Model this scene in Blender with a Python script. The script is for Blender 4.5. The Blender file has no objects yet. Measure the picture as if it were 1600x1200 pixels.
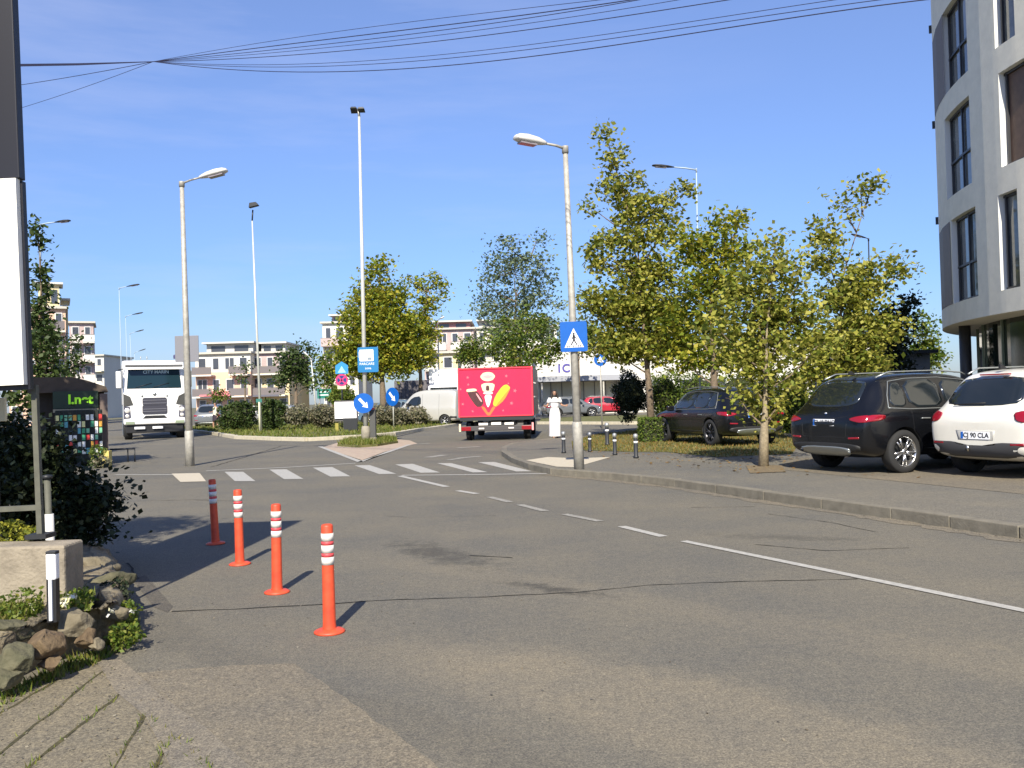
import bpy, bmesh, math, random
import numpy as np
from mathutils import Vector, Matrix
from mathutils.bvhtree import BVHTree
random.seed(7)
R = math.radians
S = bpy.context.scene
COL = S.collection
# ---------------------------------------------------------------- camera
FPX, HC, ROLL, HY = 1400.0, 1.55, R(1.6), 622.0
PIT = math.atan((HY-600)/FPX)
cd = bpy.data.cameras.new('camera'); cam = bpy.data.objects.new('camera', cd); COL.objects.link(cam)
cd.sensor_width = 36; cd.lens = FPX*36/1600; cd.clip_start = .05; cd.clip_end = 3000
fw = Vector((0, math.cos(PIT), math.sin(PIT))); u0 = Vector((0, -math.sin(PIT), math.cos(PIT))); r0 = Vector((1, 0, 0))
rt = r0*math.cos(ROLL)-u0*math.sin(ROLL); up = r0*math.sin(ROLL)+u0*math.cos(ROLL)
M = Matrix.Identity(4)
for i in range(3):
    M[i][0] = rt[i]; M[i][1] = up[i]; M[i][2] = -fw[i]
M.translation = Vector((0, 0, HC)); cam.matrix_world = M
S.camera = cam
S.render.resolution_x = 1024; S.render.resolution_y = 768
# ---------------------------------------------------------------- world, sun, exposure
SUN_EL, SUN_AZ = R(39), R(4)      # shadows fall away from the camera, slightly to the right
w = bpy.data.worlds.new("World"); S.world = w; w.use_nodes = True
nt = w.node_tree; nt.nodes.clear()
o = nt.nodes.new('ShaderNodeOutputWorld'); bg = nt.nodes.new('ShaderNodeBackground'); sk = nt.nodes.new('ShaderNodeTexSky')
sk.sky_type = 'NISHITA'; sk.sun_disc = False; sk.sun_elevation = SUN_EL; sk.sun_rotation = math.pi+SUN_AZ
sk.air_density = 1.15; sk.dust_density = .35; sk.ozone_density = 3.2
bg.inputs[1].default_value = .15
tc = nt.nodes.new('ShaderNodeTexCoord'); mp = nt.nodes.new('ShaderNodeMapping'); mp.inputs['Scale'].default_value = (1.6, 1.6, 11); mp.inputs['Rotation'].default_value = (0, R(6), 0)
no = nt.nodes.new('ShaderNodeTexNoise'); no.inputs['Scale'].default_value = 1.7; no.inputs['Detail'].default_value = 7; no.inputs['Roughness'].default_value = .58
rp = nt.nodes.new('ShaderNodeValToRGB'); rp.color_ramp.elements[0].position = .44; rp.color_ramp.elements[1].position = .80
rp.color_ramp.elements[1].color = (.3, .3, .3, 1)
mx = nt.nodes.new('ShaderNodeMix'); mx.data_type = 'RGBA'; mx.inputs['B'].default_value = (2.9, 3.1, 4.2, 1)
L = nt.links.new
L(tc.outputs['Generated'], mp.inputs['Vector']); L(mp.outputs[0], no.inputs['Vector']); L(no.outputs['Fac'], rp.inputs[0])
sx_ = nt.nodes.new('ShaderNodeSeparateXYZ'); L(tc.outputs['Generated'], sx_.inputs[0])
tr_ = nt.nodes.new('ShaderNodeValToRGB'); tr_.color_ramp.elements[0].position = 0; tr_.color_ramp.elements[0].color = (.27, .335, .51, 1); tr_.color_ramp.elements[1].position = .42; tr_.color_ramp.elements[1].color = (.60, .58, .72, 1)
e_ = tr_.color_ramp.elements.new(.12); e_.color = (.335, .41, .60, 1)
mm = nt.nodes.new('ShaderNodeMix'); mm.data_type = 'RGBA'; mm.blend_type = 'MULTIPLY'; mm.inputs['Factor'].default_value = 1
L(sx_.outputs[2], tr_.inputs[0]); L(sk.outputs[0], mm.inputs['A']); L(tr_.outputs[0], mm.inputs['B'])
cm = nt.nodes.new('ShaderNodeMapRange'); cm.inputs['From Min'].default_value = .30; cm.inputs['From Max'].default_value = -.12; cm.inputs['To Min'].default_value = 0; cm.inputs['To Max'].default_value = 1
L(sx_.outputs[0], cm.inputs['Value']); cz = nt.nodes.new('ShaderNodeMath'); cz.operation = 'MULTIPLY'; L(rp.outputs[0], cz.inputs[0]); L(cm.outputs[0], cz.inputs[1]); L(cz.outputs[0], mx.inputs['Factor']); L(mm.outputs['Result'], mx.inputs['A']); L(mx.outputs['Result'], bg.inputs[0]); L(bg.outputs[0], o.inputs[0])
sd = bpy.data.lights.new('sun', 'SUN'); sd.energy = 4.6; sd.angle = R(.5); sd.color = (1, .925, .78)
sun = bpy.data.objects.new('sun', sd); COL.objects.link(sun)
sdir = Vector((math.sin(SUN_AZ)*math.cos(SUN_EL), math.cos(SUN_AZ)*math.cos(SUN_EL), -math.sin(SUN_EL)))
sun.rotation_euler = sdir.to_track_quat('-Z', 'Y').to_euler()
S.view_settings.view_transform = 'Standard'; S.view_settings.look = 'None'; S.view_settings.gamma = 1
S.view_settings.use_curve_mapping = False; S.view_settings.exposure = .75
# ---------------------------------------------------------------- helpers
def ray(u, v):
    a = (u-800)/FPX; b = -(v-600)/FPX
    d = rt*a+up*b+fw; return d
def G(u, v, z=0.0):                 # photo pixel -> point on level z
    d = ray(u, v); t = (z-HC)/d.z; return Vector((d.x*t, d.y*t, z))
def P(u, v, y):                     # photo pixel -> point at world depth y
    d = ray(u, v); t = y/d.y; return Vector((d.x*t, y, HC+d.z*t))
def sc(px, y): return px*y/FPX
_m = {}
def mat(name, col, rough=.7, metal=0, noise=0, nscale=8, bump=0, bscale=60, spec=.5, emit=0, coat=0, alpha=None, trans=0, col2=None, detail=6):
    if name in _m: return _m[name]
    m = bpy.data.materials.new(name); m.use_nodes = True; n = m.node_tree.nodes; l = m.node_tree.links.new
    b = n['Principled BSDF']; b.inputs['Base Color'].default_value = (*col, 1); b.inputs['Roughness'].default_value = rough
    b.inputs['Metallic'].default_value = metal; b.inputs['Specular IOR Level'].default_value = spec
    if coat: b.inputs['Coat Weight'].default_value = coat; b.inputs['Coat Roughness'].default_value = .05
    if emit: b.inputs['Emission Color'].default_value = (*col, 1); b.inputs['Emission Strength'].default_value = emit
    if trans: b.inputs['Transmission Weight'].default_value = trans
    t = n.new('ShaderNodeTexCoord')
    if noise or col2:
        x = n.new('ShaderNodeTexNoise'); x.inputs['Scale'].default_value = nscale; x.inputs['Detail'].default_value = detail; x.inputs['Roughness'].default_value = .65
        r = n.new('ShaderNodeValToRGB'); r.color_ramp.elements[0].position = .32; r.color_ramp.elements[1].position = .68
        c2 = col2 if col2 else tuple(c*(1+noise) for c in col); c1 = col if col2 else tuple(c*(1-noise) for c in col)
        r.color_ramp.elements[0].color = (*c1, 1); r.color_ramp.elements[1].color = (*c2, 1)
        l(t.outputs['Object'], x.inputs['Vector']); l(x.outputs['Fac'], r.inputs[0]); l(r.outputs[0], b.inputs['Base Color'])
    if bump:
        x = n.new('ShaderNodeTexNoise'); x.inputs['Scale'].default_value = bscale; x.inputs['Detail'].default_value = 4
        q = n.new('ShaderNodeBump'); q.inputs['Strength'].default_value = bump; q.inputs['Distance'].default_value = .02
        l(t.outputs['Object'], x.inputs['Vector']); l(x.outputs['Fac'], q.inputs['Height']); l(q.outputs[0], b.inputs['Normal'])
    _m[name] = m; return m
def leafmat(name, cols, trans=.35):
    if name in _m: return _m[name]
    m = bpy.data.materials.new(name); m.use_nodes = True; n = m.node_tree.nodes; l = m.node_tree.links.new
    n.clear(); o = n.new('ShaderNodeOutputMaterial'); g = n.new('ShaderNodeNewGeometry'); r = n.new('ShaderNodeValToRGB')
    el = r.color_ramp.elements
    while len(el) < len(cols): el.new(.5)
    for i, c in enumerate(cols): el[i].position = i/(len(cols)-1); el[i].color = (*c, 1)
    d = n.new('ShaderNodeBsdfPrincipled'); d.inputs['Roughness'].default_value = .55; d.inputs['Specular IOR Level'].default_value = .3
    t = n.new('ShaderNodeBsdfTranslucent'); x = n.new('ShaderNodeMixShader'); x.inputs[0].default_value = trans
    l(g.outputs['Random Per Island'], r.inputs[0]); l(r.outputs[0], d.inputs['Base Color']); l(r.outputs[0], t.inputs[0])
    l(d.outputs[0], x.inputs[1]); l(t.outputs[0], x.inputs[2]); l(x.outputs[0], o.inputs[0])
    _m[name] = m; return m

class MB:
    def __init__(s): s.v = []; s.f = []; s.m = []; s.s = []
    def add(s, vs, fs, m=0, sm=False):
        k = len(s.v); s.v += [tuple(v) for v in vs]
        for f in fs: s.f.append(tuple(i+k for i in f)); s.m.append(m); s.s.append(sm)
        return s
    def box(s, c, d, rz=0, m=0, mt=None):
        x, y, z = d[0]/2, d[1]/2, d[2]/2
        vs = [Vector((a*x, b*y, e*z)) for e in (-1, 1) for b in (-1, 1) for a in (-1, 1)]
        q = mt if mt else Matrix.Rotation(rz, 3, 'Z')
        vs = [q @ v+Vector(c) for v in vs]
        return s.add(vs, [(0, 2, 3, 1), (4, 5, 7, 6), (0, 1, 5, 4), (2, 6, 7, 3), (0, 4, 6, 2), (1, 3, 7, 5)], m)
    def tube(s, pts, rad, n=10, m=0, cap=True):
        pts = [Vector(p) for p in pts]
        if not hasattr(rad, '__len__'): rad = [rad]*len(pts)
        vs = []; prev = None
        for i, p in enumerate(pts):
            t = (pts[min(i+1, len(pts)-1)]-pts[max(i-1, 0)])
            if t.length < 1e-6: t = Vector((0, 0, 1))
            t.normalize()
            a = prev if prev else (Vector((1, 0, 0)) if abs(t.x) < .9 else Vector((0, 1, 0)))
            a = (a-t*a.dot(t)).normalized(); prev = a; b = t.cross(a)
            vs += [p+(a*math.cos(2*math.pi*k/n)+b*math.sin(2*math.pi*k/n))*rad[i] for k in range(n)]
        fs = [(i*n+k, i*n+(k+1) % n, (i+1)*n+(k+1) % n, (i+1)*n+k) for i in range(len(pts)-1) for k in range(n)]
        s.add(vs, fs, m, True)
        if cap and n > 3:
            k = len(s.v)-len(vs)
            s.f.append(tuple(k+j for j in range(n))[::-1]); s.m.append(m); s.s.append(False)
            e = k+(len(pts)-1)*n; s.f.append(tuple(e+j for j in range(n))); s.m.append(m); s.s.append(False)
        return s
    def lathe(s, prof, n=24, m=0, mt=None, sm=True):
        q = mt if mt else Matrix.Identity(4); vs = []
        for r, z in prof: vs += [q @ Vector((r*math.cos(2*math.pi*k/n), r*math.sin(2*math.pi*k/n), z)) for k in range(n)]
        fs = [(i*n+k, i*n+(k+1) % n, (i+1)*n+(k+1) % n, (i+1)*n+k) for i in range(len(prof)-1) for k in range(n)]
        return s.add(vs, fs, m, sm)
    def prism(s, poly, h0, h1, m=0, mt=None):    # polygon in local XY extruded along local Z
        q = mt if mt else Matrix.Identity(4); n = len(poly)
        ar = sum(poly[i][0]*poly[(i+1) % n][1]-poly[(i+1) % n][0]*poly[i][1] for i in range(n))
        if ar < 0: poly = poly[::-1]
        vs = [q @ Vector((p[0], p[1], h)) for h in (h0, h1) for p in poly]
        return s.add(vs, [tuple(range(n))[::-1], tuple(range(n, 2*n))]+[(i, (i+1) % n, n+(i+1) % n, n+i) for i in range(n)], m)
    def build(s, name, mats, parent=None, bevel=0, loc=None, rz=0):
        me = bpy.data.meshes.new(name); me.from_pydata(s.v, [], s.f)
        if not isinstance(mats, (list, tuple)): mats = [mats]
        for x in mats: me.materials.append(x)
        me.polygons.foreach_set('material_index', s.m); me.polygons.foreach_set('use_smooth', s.s); me.update()
        ob = bpy.data.objects.new(name, me); COL.objects.link(ob)
        if parent: ob.parent = parent
        if loc is not None: ob.location = loc
        ob.rotation_euler.z = rz
        if bevel:
            b = ob.modifiers.new('b', 'BEVEL'); b.width = bevel; b.segments = 2; b.limit_method = 'ANGLE'
        return ob
def tag(o, label, cat, group=None, kind=None):
    if label: o['label'] = label
    if cat: o['category'] = cat
    if group: o['group'] = group
    if kind: o['kind'] = kind
    return o
def empty(name, label, cat, loc=(0, 0, 0), rz=0, group=None):
    o = bpy.data.objects.new(name, None); COL.objects.link(o); o.location = loc; o.rotation_euler.z = rz; o.empty_display_size = .1
    return tag(o, label, cat, group)
def struct(o): o['kind'] = 'structure'; return o
def copy_tree(o, parent=None):
    c = o.copy(); COL.objects.link(c); c.parent = parent
    for ch in list(o.children): copy_tree(ch, c)
    return c
def text_mesh(name, txt, size, m, parent, loc, rot, ext=.002, align='CENTER', bold=0):
    cu = bpy.data.curves.new(name, 'FONT'); cu.body = txt; cu.size = size; cu.extrude = ext; cu.align_x = align; cu.align_y = 'CENTER'; cu.offset = bold
    t = bpy.data.objects.new(name, cu); COL.objects.link(t)
    dg = bpy.context.evaluated_depsgraph_get(); me = bpy.data.meshes.new_from_object(t.evaluated_get(dg))
    bpy.data.objects.remove(t); me.materials.clear(); me.materials.append(m)
    ob = bpy.data.objects.new(name, me); COL.objects.link(ob); ob.parent = parent; ob.location = loc; ob.rotation_euler = rot; return ob
def disc_poly(r, n=28, sx=1, sy=1): return [(r*sx*math.cos(2*math.pi*k/n), r*sy*math.sin(2*math.pi*k/n)) for k in range(n)]
def rrect(w, h, r, n=4):
    out = []
    for cx, cy, a in ((w/2-r, h/2-r, 0), (-w/2+r, h/2-r, 90), (-w/2+r, -h/2+r, 180), (w/2-r, -h/2+r, 270)):
        out += [(cx+r*math.cos(R(a+90*k/n)), cy+r*math.sin(R(a+90*k/n))) for k in range(n+1)]
    return out
UPR = Matrix.Rotation(R(90), 4, 'X')      # local XY polygon stands upright facing -Y (extrusion towards -Y is +)
# ---------------------------------------------------------------- common materials
steel = mat('galvanised_steel', (.42, .43, .42), .45, .6, noise=.15, nscale=6)
galv = mat('weathered_galvanised', (.40, .38, .33), .6, .25, noise=.22, nscale=9)
black = mat('black_plastic', (.015, .015, .016), .5)
rubber = mat('rubber', (.02, .02, .02), .85, bump=.2)
glassd = mat('dark_glass', (.012, .016, .018), .06, spec=.8)
chrome = mat('chrome', (.6, .6, .6), .18, 1)
white = mat('white_paint', (.78, .78, .76), .5, noise=.04)
signwhite = mat('sign_white', (.85, .85, .85), .4)
signblue = mat('sign_blue', (.004, .10, .42), .35, noise=.05)
signred = mat('sign_red', (.55, .02, .05), .4)
redlens = mat('red_lens', (.26, .004, .012), .12, coat=.6)
conc = mat('concrete', (.30, .27, .21), .85, noise=.2, nscale=7, bump=.35, bscale=45)
lightgrey = mat('lamp_grey', (.62, .60, .56), .45, noise=.06)
dark = mat('dark_metal', (.03, .032, .035), .5, .3)
bark = mat('bark', (.16, .12, .08), .9, noise=.35, nscale=14, bump=.6, bscale=40)

# ================================================================ GROUND
def asphalt(name, base, tan=None, rough=.9, stains=()):
    m = bpy.data.materials.new(name); m.use_nodes = True; n = m.node_tree.nodes; l = m.node_tree.links.new
    b = n['Principled BSDF']; b.inputs['Roughness'].default_value = rough; b.inputs['Specular IOR Level'].default_value = .25
    g = n.new('ShaderNodeNewGeometry')
    def noise(sc_, det, ro=.6):
        x = n.new('ShaderNodeTexNoise'); x.inputs['Scale'].default_value = sc_; x.inputs['Detail'].default_value = det; x.inputs['Roughness'].default_value = ro
        l(g.outputs['Position'], x.inputs['Vector']); return x
    def mul(a, c, fac=1):
        x = n.new('ShaderNodeMix'); x.data_type = 'RGBA'; x.blend_type = 'MULTIPLY'; x.inputs['Factor'].default_value = fac; l(a, x.inputs['A']); l(c, x.inputs['B']); return x.outputs['Result']
    def ramp(src, p0, c0, p1, c1):
        r = n.new('ShaderNodeValToRGB'); r.color_ramp.elements[0].position = p0; r.color_ramp.elements[1].position = p1
        r.color_ramp.elements[0].color = (*c0, 1); r.color_ramp.elements[1].color = (*c1, 1); l(src, r.inputs[0]); return r.outputs[0]
    fine = ramp(noise(95, 3, .9).outputs['Fac'], .36, (.5, .5, .52), .66, (1.55, 1.5, 1.42))
    spk = ramp(noise(42, 2, .7).outputs['Fac'], .38, (.84, .84, .85), .62, (1.15, 1.14, 1.1))
    mid = ramp(noise(14, 5).outputs['Fac'], .3, (.86, .86, .88), .7, (1.12, 1.1, 1.06))
    big = ramp(noise(.45, 6, .7).outputs['Fac'], .35, (.84, .86, .9), .68, (1.14, 1.1, 1.02))
    c = n.new('ShaderNodeRGB'); c.outputs[0].default_value = (*base, 1); col = c.outputs[0]
    if tan:                         # worn, lighter wheel tracks along the lane
        sep = n.new('ShaderNodeSeparateXYZ'); l(g.outputs['Position'], sep.inputs[0])
        def M_(op, a, b_=None):
            x = n.new('ShaderNodeMath'); x.operation = op
            for i, q in enumerate((a, b_)):
                if q is None: continue
                if isinstance(q, (int, float)): x.inputs[i].default_value = q
                else: l(q, x.inputs[i])
            return x.outputs[0]
        wob = M_('MULTIPLY', noise(.9, 4).outputs['Fac'], .9)
        for (x0, y0, dx, dy, wd, st, ymax) in tan:
            ll = math.hypot(dx, dy); nx, ny = dy/ll, -dx/ll
            dist = M_('ADD', M_('MULTIPLY', M_('SUBTRACT', sep.outputs[0], x0), nx), M_('MULTIPLY', M_('SUBTRACT', sep.outputs[1], y0), ny))
            dist = M_('ABSOLUTE', M_('ADD', dist, M_('SUBTRACT', wob, .45)))
            f = M_('SUBTRACT', 1, M_('DIVIDE', dist, wd)); f = M_('MAXIMUM', f, 0)
            fy = M_('MINIMUM', M_('MAXIMUM', M_('MULTIPLY', M_('SUBTRACT', ymax, sep.outputs[1]), 1.2), 0), 1)
            f = M_('MULTIPLY', M_('MINIMUM', M_('MULTIPLY', M_('MULTIPLY', f, fy), 2), 1), abs(st))
            x = n.new('ShaderNodeMix'); x.data_type = 'RGBA'; l(f, x.inputs['Factor']); l(col, x.inputs['A'])
            x.inputs['B'].default_value = (*( (base[0]*1.45, base[1]*1.36, base[2]*1.22) if st > 0 else (base[0]*.45, base[1]*.46, base[2]*.5)), 1); col = x.outputs['Result']
    for (x0, y0, ang, rx, ry, st) in stains:
        mp_ = n.new('ShaderNodeMapping'); mp_.vector_type = 'TEXTURE'; mp_.inputs['Location'].default_value = (x0, y0, 0); mp_.inputs['Rotation'].default_value = (0, 0, ang); mp_.inputs['Scale'].default_value = (rx, ry, 1)
        l(g.outputs['Position'], mp_.inputs['Vector']); vl = n.new('ShaderNodeVectorMath'); vl.operation = 'LENGTH'; l(mp_.outputs[0], vl.inputs[0])
        a_ = n.new('ShaderNodeMath'); a_.operation = 'SUBTRACT'; a_.inputs[0].default_value = 1; l(vl.outputs['Value'], a_.inputs[1])
        n0_ = noise(5, 9, .78); nn_ = n.new('ShaderNodeMath'); nn_.operation = 'MULTIPLY_ADD'; nn_.inputs[1].default_value = 2.6; nn_.inputs[2].default_value = -1.3; l(n0_.outputs['Fac'], nn_.inputs[0]); b2 = n.new('ShaderNodeMath'); b2.operation = 'ADD'; l(a_.outputs[0], b2.inputs[0]); l(nn_.outputs[0], b2.inputs[1])
        rr_ = ramp(b2.outputs[0], .3, (0, 0, 0), .85, (st, st, st)); x = n.new('ShaderNodeMix'); x.data_type = 'RGBA'; l(rr_, x.inputs['Factor']); l(col, x.inputs['A']); x.inputs['B'].default_value = (base[0]*.3, base[1]*.31, base[2]*.34, 1); col = x.outputs['Result']
    col = mul(mul(mul(mul(col, fine), mid), big), spk); l(col, b.inputs['Base Color'])
    bp = n.new('ShaderNodeBump'); bp.inputs['Strength'].default_value = .32; bp.inputs['Distance'].default_value = .012; l(noise(110, 3, .9).outputs['Fac'], bp.inputs['Height']); l(bp.outputs[0], b.inputs['Normal'])
    return m
AS = (.152, .146, .125)
a0, a1 = G(690, 1010), G(1350, 1190)
tt = G(640, 852); t2 = G(905, 932)
road_m = asphalt('road_asphalt', AS, tan=[(a0.x, a0.y, a1.x-a0.x, a1.y-a0.y, .62, .75, 5.9), (a0.x+1.55, a0.y+.9, a1.x-a0.x, a1.y-a0.y, .35, .25, 9), (a0.x-1.0, a0.y-.4, a1.x-a0.x, a1.y-a0.y, .25, -.18, 8)], stains=[(tt.x+.35, tt.y-.55, math.atan2(t2.y-tt.y, t2.x-tt.x), 1.7, .5, .6), (G(860, 920).x, G(860, 920).y, math.atan2(t2.y-tt.y, t2.x-tt.x)+.3, .9, .2, .7), (G(1230, 840).x, G(1230, 840).y, -.4, 1.3, .35, .35)])
pave_m = asphalt('pavement_asphalt', (.158, .153, .134))
dark_m = asphalt('tar', (.095, .088, .072)); crack_line_m = asphalt('crack_and_line', (.035, .033, .03))
tan_m = asphalt('worn_aggregate', (.19, .172, .136)); park_m = asphalt('parking_gravel', (.175, .158, .125))
paver_m = asphalt('old_pavers', (.19, .172, .13)); strip_m = asphalt('concrete_strip', (.20, .183, .15))
paint_m = mat('road_paint', (.30, .29, .26), .75, noise=.0, col2=(.46, .44, .39), nscale=22, bump=.2)
paint_old = mat('worn_road_paint', (.15, .14, .12), .8, col2=(.38, .36, .31), nscale=30)
tact = mat('tactile_paving', (.50, .44, .33), .8, noise=.1, nscale=20)
soil = mat('soil', (.12, .085, .05), .95, col2=(.22, .17, .09), nscale=14, bump=.8, bscale=40)
turf = mat('turf', (.07, .085, .02), .95, col2=(.17, .155, .05), nscale=6, bump=.6, bscale=60)
kerb_m = mat('kerb_stone', (.17, .152, .115), .85, noise=.22, nscale=5, bump=.35, bscale=50)
kerb_l = mat('kerb_pale', (.48, .43, .32), .85, noise=.15, nscale=5)
def sheet(name, pts, m, z=None, h=0):
    b = MB(); pts = [Vector(p) for p in pts]
    if z is not None: pts = [Vector((p.x, p.y, z)) for p in pts]
    n = len(pts); ar = sum(pts[i].x*pts[(i+1) % n].y-pts[(i+1) % n].x*pts[i].y for i in range(n))
    if ar < 0: pts = pts[::-1]
    if h: b.prism([(p.x, p.y) for p in pts], pts[0].z-h, pts[0].z)
    else: b.add(pts, [tuple(range(n))])
    return struct(b.build(name, m))
def ribbon(name, pts, wd, m, z, jit=0, add=None):
    b = add or MB(); P_ = []
    for i in range(len(pts)-1):
        k = max(1, int((pts[i+1]-pts[i]).length/.12)) if jit else 1
        P_ += [pts[i].lerp(pts[i+1], j/k) for j in range(k)]
    P_.append(pts[-1]); vs = []
    for i, p in enumerate(P_):
        t = P_[min(i+1, len(P_)-1)]-P_[max(i-1, 0)]; t.z = 0; t.normalize(); nn = Vector((-t.y, t.x, 0))
        o_ = nn*random.uniform(-jit, jit); ww = wd/2*(random.uniform(.4, 1.5) if jit else 1)
        a = p+nn*ww+o_; c = p-nn*ww+o_; vs += [(c.x, c.y, z), (a.x, a.y, z)]
    b.add(vs, [(2*i, 2*i+2, 2*i+3, 2*i+1) for i in range(len(P_)-1)])
    return b if add is not None else struct(b.build(name, m))
gm = mat('far_ground', (.10, .10, .05), .95, col2=(.16, .14, .08), nscale=.3)
sheet('ground', [(-900, -60, -.02), (900, -60, -.02), (900, 1500, -.02), (-900, 1500, -.02)], gm)
sheet('road', [(-110, -12, 0), (90, -12, 0), (90, 125, 0), (-110, 125, 0)], road_m)
# right hand pavement with its kerb
zt = .12
kp = [Vector((11.3, -6, zt)), Vector((6.9, 5.2, zt))]+[G(u, v, zt) for u, v in ((1600, 822), (1400, 794), (1200, 768), (1060, 749), (960, 739), (905, 735), (866, 732), (832, 725), (804, 715), (788, 705), (788, 698), (800, 693), (830, 689), (870, 684), (920, 677), (980, 670), (1060, 666), (1200, 661))]
kp[-1] = Vector((14, 41, zt))
sheet('pavement', kp+[Vector((70, 46, zt)), Vector((70, -6, zt))], pave_m, h=.13)
def kerb(name, pts, m, wd=.16, top=.128, stone=1.0, depth=.14, out=.03):
    b = MB(); seg = []; acc = []
    for i in range(len(pts)-1):
        n = max(1, round((pts[i+1]-pts[i]).length/stone))
        acc += [pts[i].lerp(pts[i+1], j/n) for j in range(n)]
    acc.append(pts[-1])
    for i in range(len(acc)-1):
        a, c = acc[i], acc[i+1]; d = c-a; L_ = d.length
        if L_ < .02: continue
        b.box(((a.x+c.x)/2, (a.y+c.y)/2, top-depth/2+random.uniform(-.004, .004)), (L_-.006, wd, depth), math.atan2(d.y, d.x))
    return struct(b.build(name, m, bevel=.012))
kerb('kerb', kp, kerb_m)
gut = [p for p in kp[:9]]
ribbon('gutter', [Vector((p.x-.2, p.y-.06, 0)) for p in gut], .2, tan_m, .004, jit=.02)
sheet('parking_bay', [G(1215, 733, .124), G(1600, 772, .124), Vector((9.5, 7, .124)), Vector((24, 7, .124)), Vector((24, 22, .124)), G(1235, 716, .124)], park_m)
sheet('verge', [G(u, v, .128) for u, v in ((893, 690), (930, 679), (990, 673), (1200, 668), (1250, 690), (1238, 709), (1120, 714), (1040, 706), (985, 706), (930, 704), (895, 703))], turf)
sheet('tree_pit', [G(u, v, .13) for u, v in ((1165, 727), (1222, 727), (1228, 737), (1172, 739))], soil)
sheet('tactile_paving', [G(u, v, .126) for u, v in ((822, 719), (856, 714), (900, 716), (954, 714), (930, 721), (898, 730), (870, 729), (840, 723))], tact)
# roundabout island with pale kerb and lawn
isl = [G(u, v, .14) for u, v in ((296, 671), (335, 675), (372, 681), (430, 683), (480, 684), (560, 680), (612, 676), (650, 670), (690, 665), (722, 660))]
back = [Vector((1.5, 66, .14)), Vector((-2, 74, .14)), Vector((-12, 78, .14)), Vector((-22, 74, .14)), Vector((-27, 64, .14))]
sheet('roundabout_island', isl+back, turf, h=.15)
kerb('island_kerb', isl+back+[isl[0]], kerb_l, wd=.34, top=.15, depth=.17)
isl2 = [G(u, v, .14) for u, v in ((842, 659), (900, 659), (980, 659), (1060, 658), (1200, 655))]
sheet('far_verge', isl2+[Vector((26, 62, .14)), Vector((2, 62, .14))], turf, h=.15)
kerb('far_kerb', isl2, kerb_l, wd=.3, top=.15, depth=.17)
# splitter island
pink = mat('pink_pavers', (.34, .24, .19), .85, col2=(.46, .38, .27), nscale=5)
sp = [G(u, v, .006) for u, v in ((503, 699), (530, 691), (560, 686), (602, 685), (640, 688), (652, 693), (600, 706), (566, 719))]
sheet('splitter_paving', sp, pink)
ribbon('road_marking', [G(500, 698), G(563, 722), G(605, 707), G(640, 695), G(672, 693)], .16, paint_m, .010)
sheet('splitter_planting', [G(u, v, .08) for u, v in ((527, 694), (545, 687), (575, 684), (612, 684), (622, 689), (590, 694), (560, 696))], turf, h=.08)
# crosswalk and markings
CW = MB()
for q in (((351, 737.5), (380, 737.5), (399, 752), (367, 752)), ((421, 734), (447.5, 733.5), (474, 748.5), (444, 749)), ((489, 731), (519, 730), (547.5, 744.5), (516, 745)), ((554, 727.5), (577.5, 727), (619, 740.5), (592.5, 741)), ((617.5, 726), (645, 725), (687.5, 738.5), (657.5, 739)), ((683, 724), (705, 724), (762, 738), (739, 738.5)), ((747, 722.5), (772, 722), (831, 736.5), (807, 737))):
    CW.add([(p.x, p.y, .005) for p in (G(*a) for a in q)], [(3, 2, 1, 0)])
struct(CW.build('crosswalk', paint_m))
mk = [([(322, 736), (440, 731), (556, 724)], .14, 0), ([(628, 743), (740, 742), (880, 740)], .14, 0), ([(625, 744), (698, 761)], .13, 0), ([(715, 767), (745, 772)], .12, 0), ([(765, 777), (797, 785)], .12, 1), ([(812, 789), (852, 799)], .12, 1), ([(882, 804), (938, 815)], .11, 1), ([(971, 823), (1037, 839)], .11, 0), ([(1068, 846), (1600, 955), (1900, 1018)], .095, 0),
      ([(668, 715), (695, 711)], .3, 1), ([(716, 716), (752, 713)], .25, 1), ([(700, 719), (722, 716)], .2, 1), ([(714, 700), (750, 698)], .3, 1), ([(180, 742), (272, 742)], .13, 0)]
mkn, mko = MB(), MB()
for pts, wd, old in mk: ribbon('', [G(*p) for p in pts], wd, None, .0065, add=(mko if old else mkn))
struct(mkn.build('road_marking', paint_m)); struct(mko.build('road_marking', paint_old))
sheet('drop_kerb', [G(u, v, .008) for u, v in ((268, 740), (312, 739), (322, 752), (282, 753))], tact)
# cracks, other dark lines, tar repairs and patches
cr = MB()
for pts, wd in (([(268, 956), (390, 951), (480, 946), (600, 938), (760, 933), (900, 926)], .018), ([(900, 926), (1010, 915), (1150, 909), (1340, 905)], .014), ([(775, 806), (640, 809), (600, 806)], .01), ([(1200, 803), (1300, 817), (1370, 832)], .012), ([(1180, 851), (1290, 861), (1420, 856)], .015), ([(1080, 793), (1180, 792)], .012), ([(330, 730), (390, 712), (440, 697)], .05), ([(735, 868), (800, 872)], .02), ([(215, 783), (300, 781), (370, 783)], .02), ([(200, 880), (215, 905), (160, 925)], .02)):
    ribbon('', [G(*p) for p in pts], wd, None, .0035, jit=wd*.6, add=cr)  # broad ribbon beyond the crosswalk's left end is a plain dark line
struct(cr.build('road_crack_and_line', crack_line_m))
sheet('tar_patch', [G(u, v, .003) for u, v in ((205, 903), (228, 899), (248, 922), (270, 947), (262, 957), (240, 948), (222, 925))], asphalt('tar_patch', (.105, .1, .09)))
tp = [(205, 1052), (300, 1044), (380, 1039), (462, 1037), (500, 1063), (560, 1105), (625, 1152), (690, 1203), (760, 1260), (300, 1260), (330, 1190), (270, 1110)]
tpp = []
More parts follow.
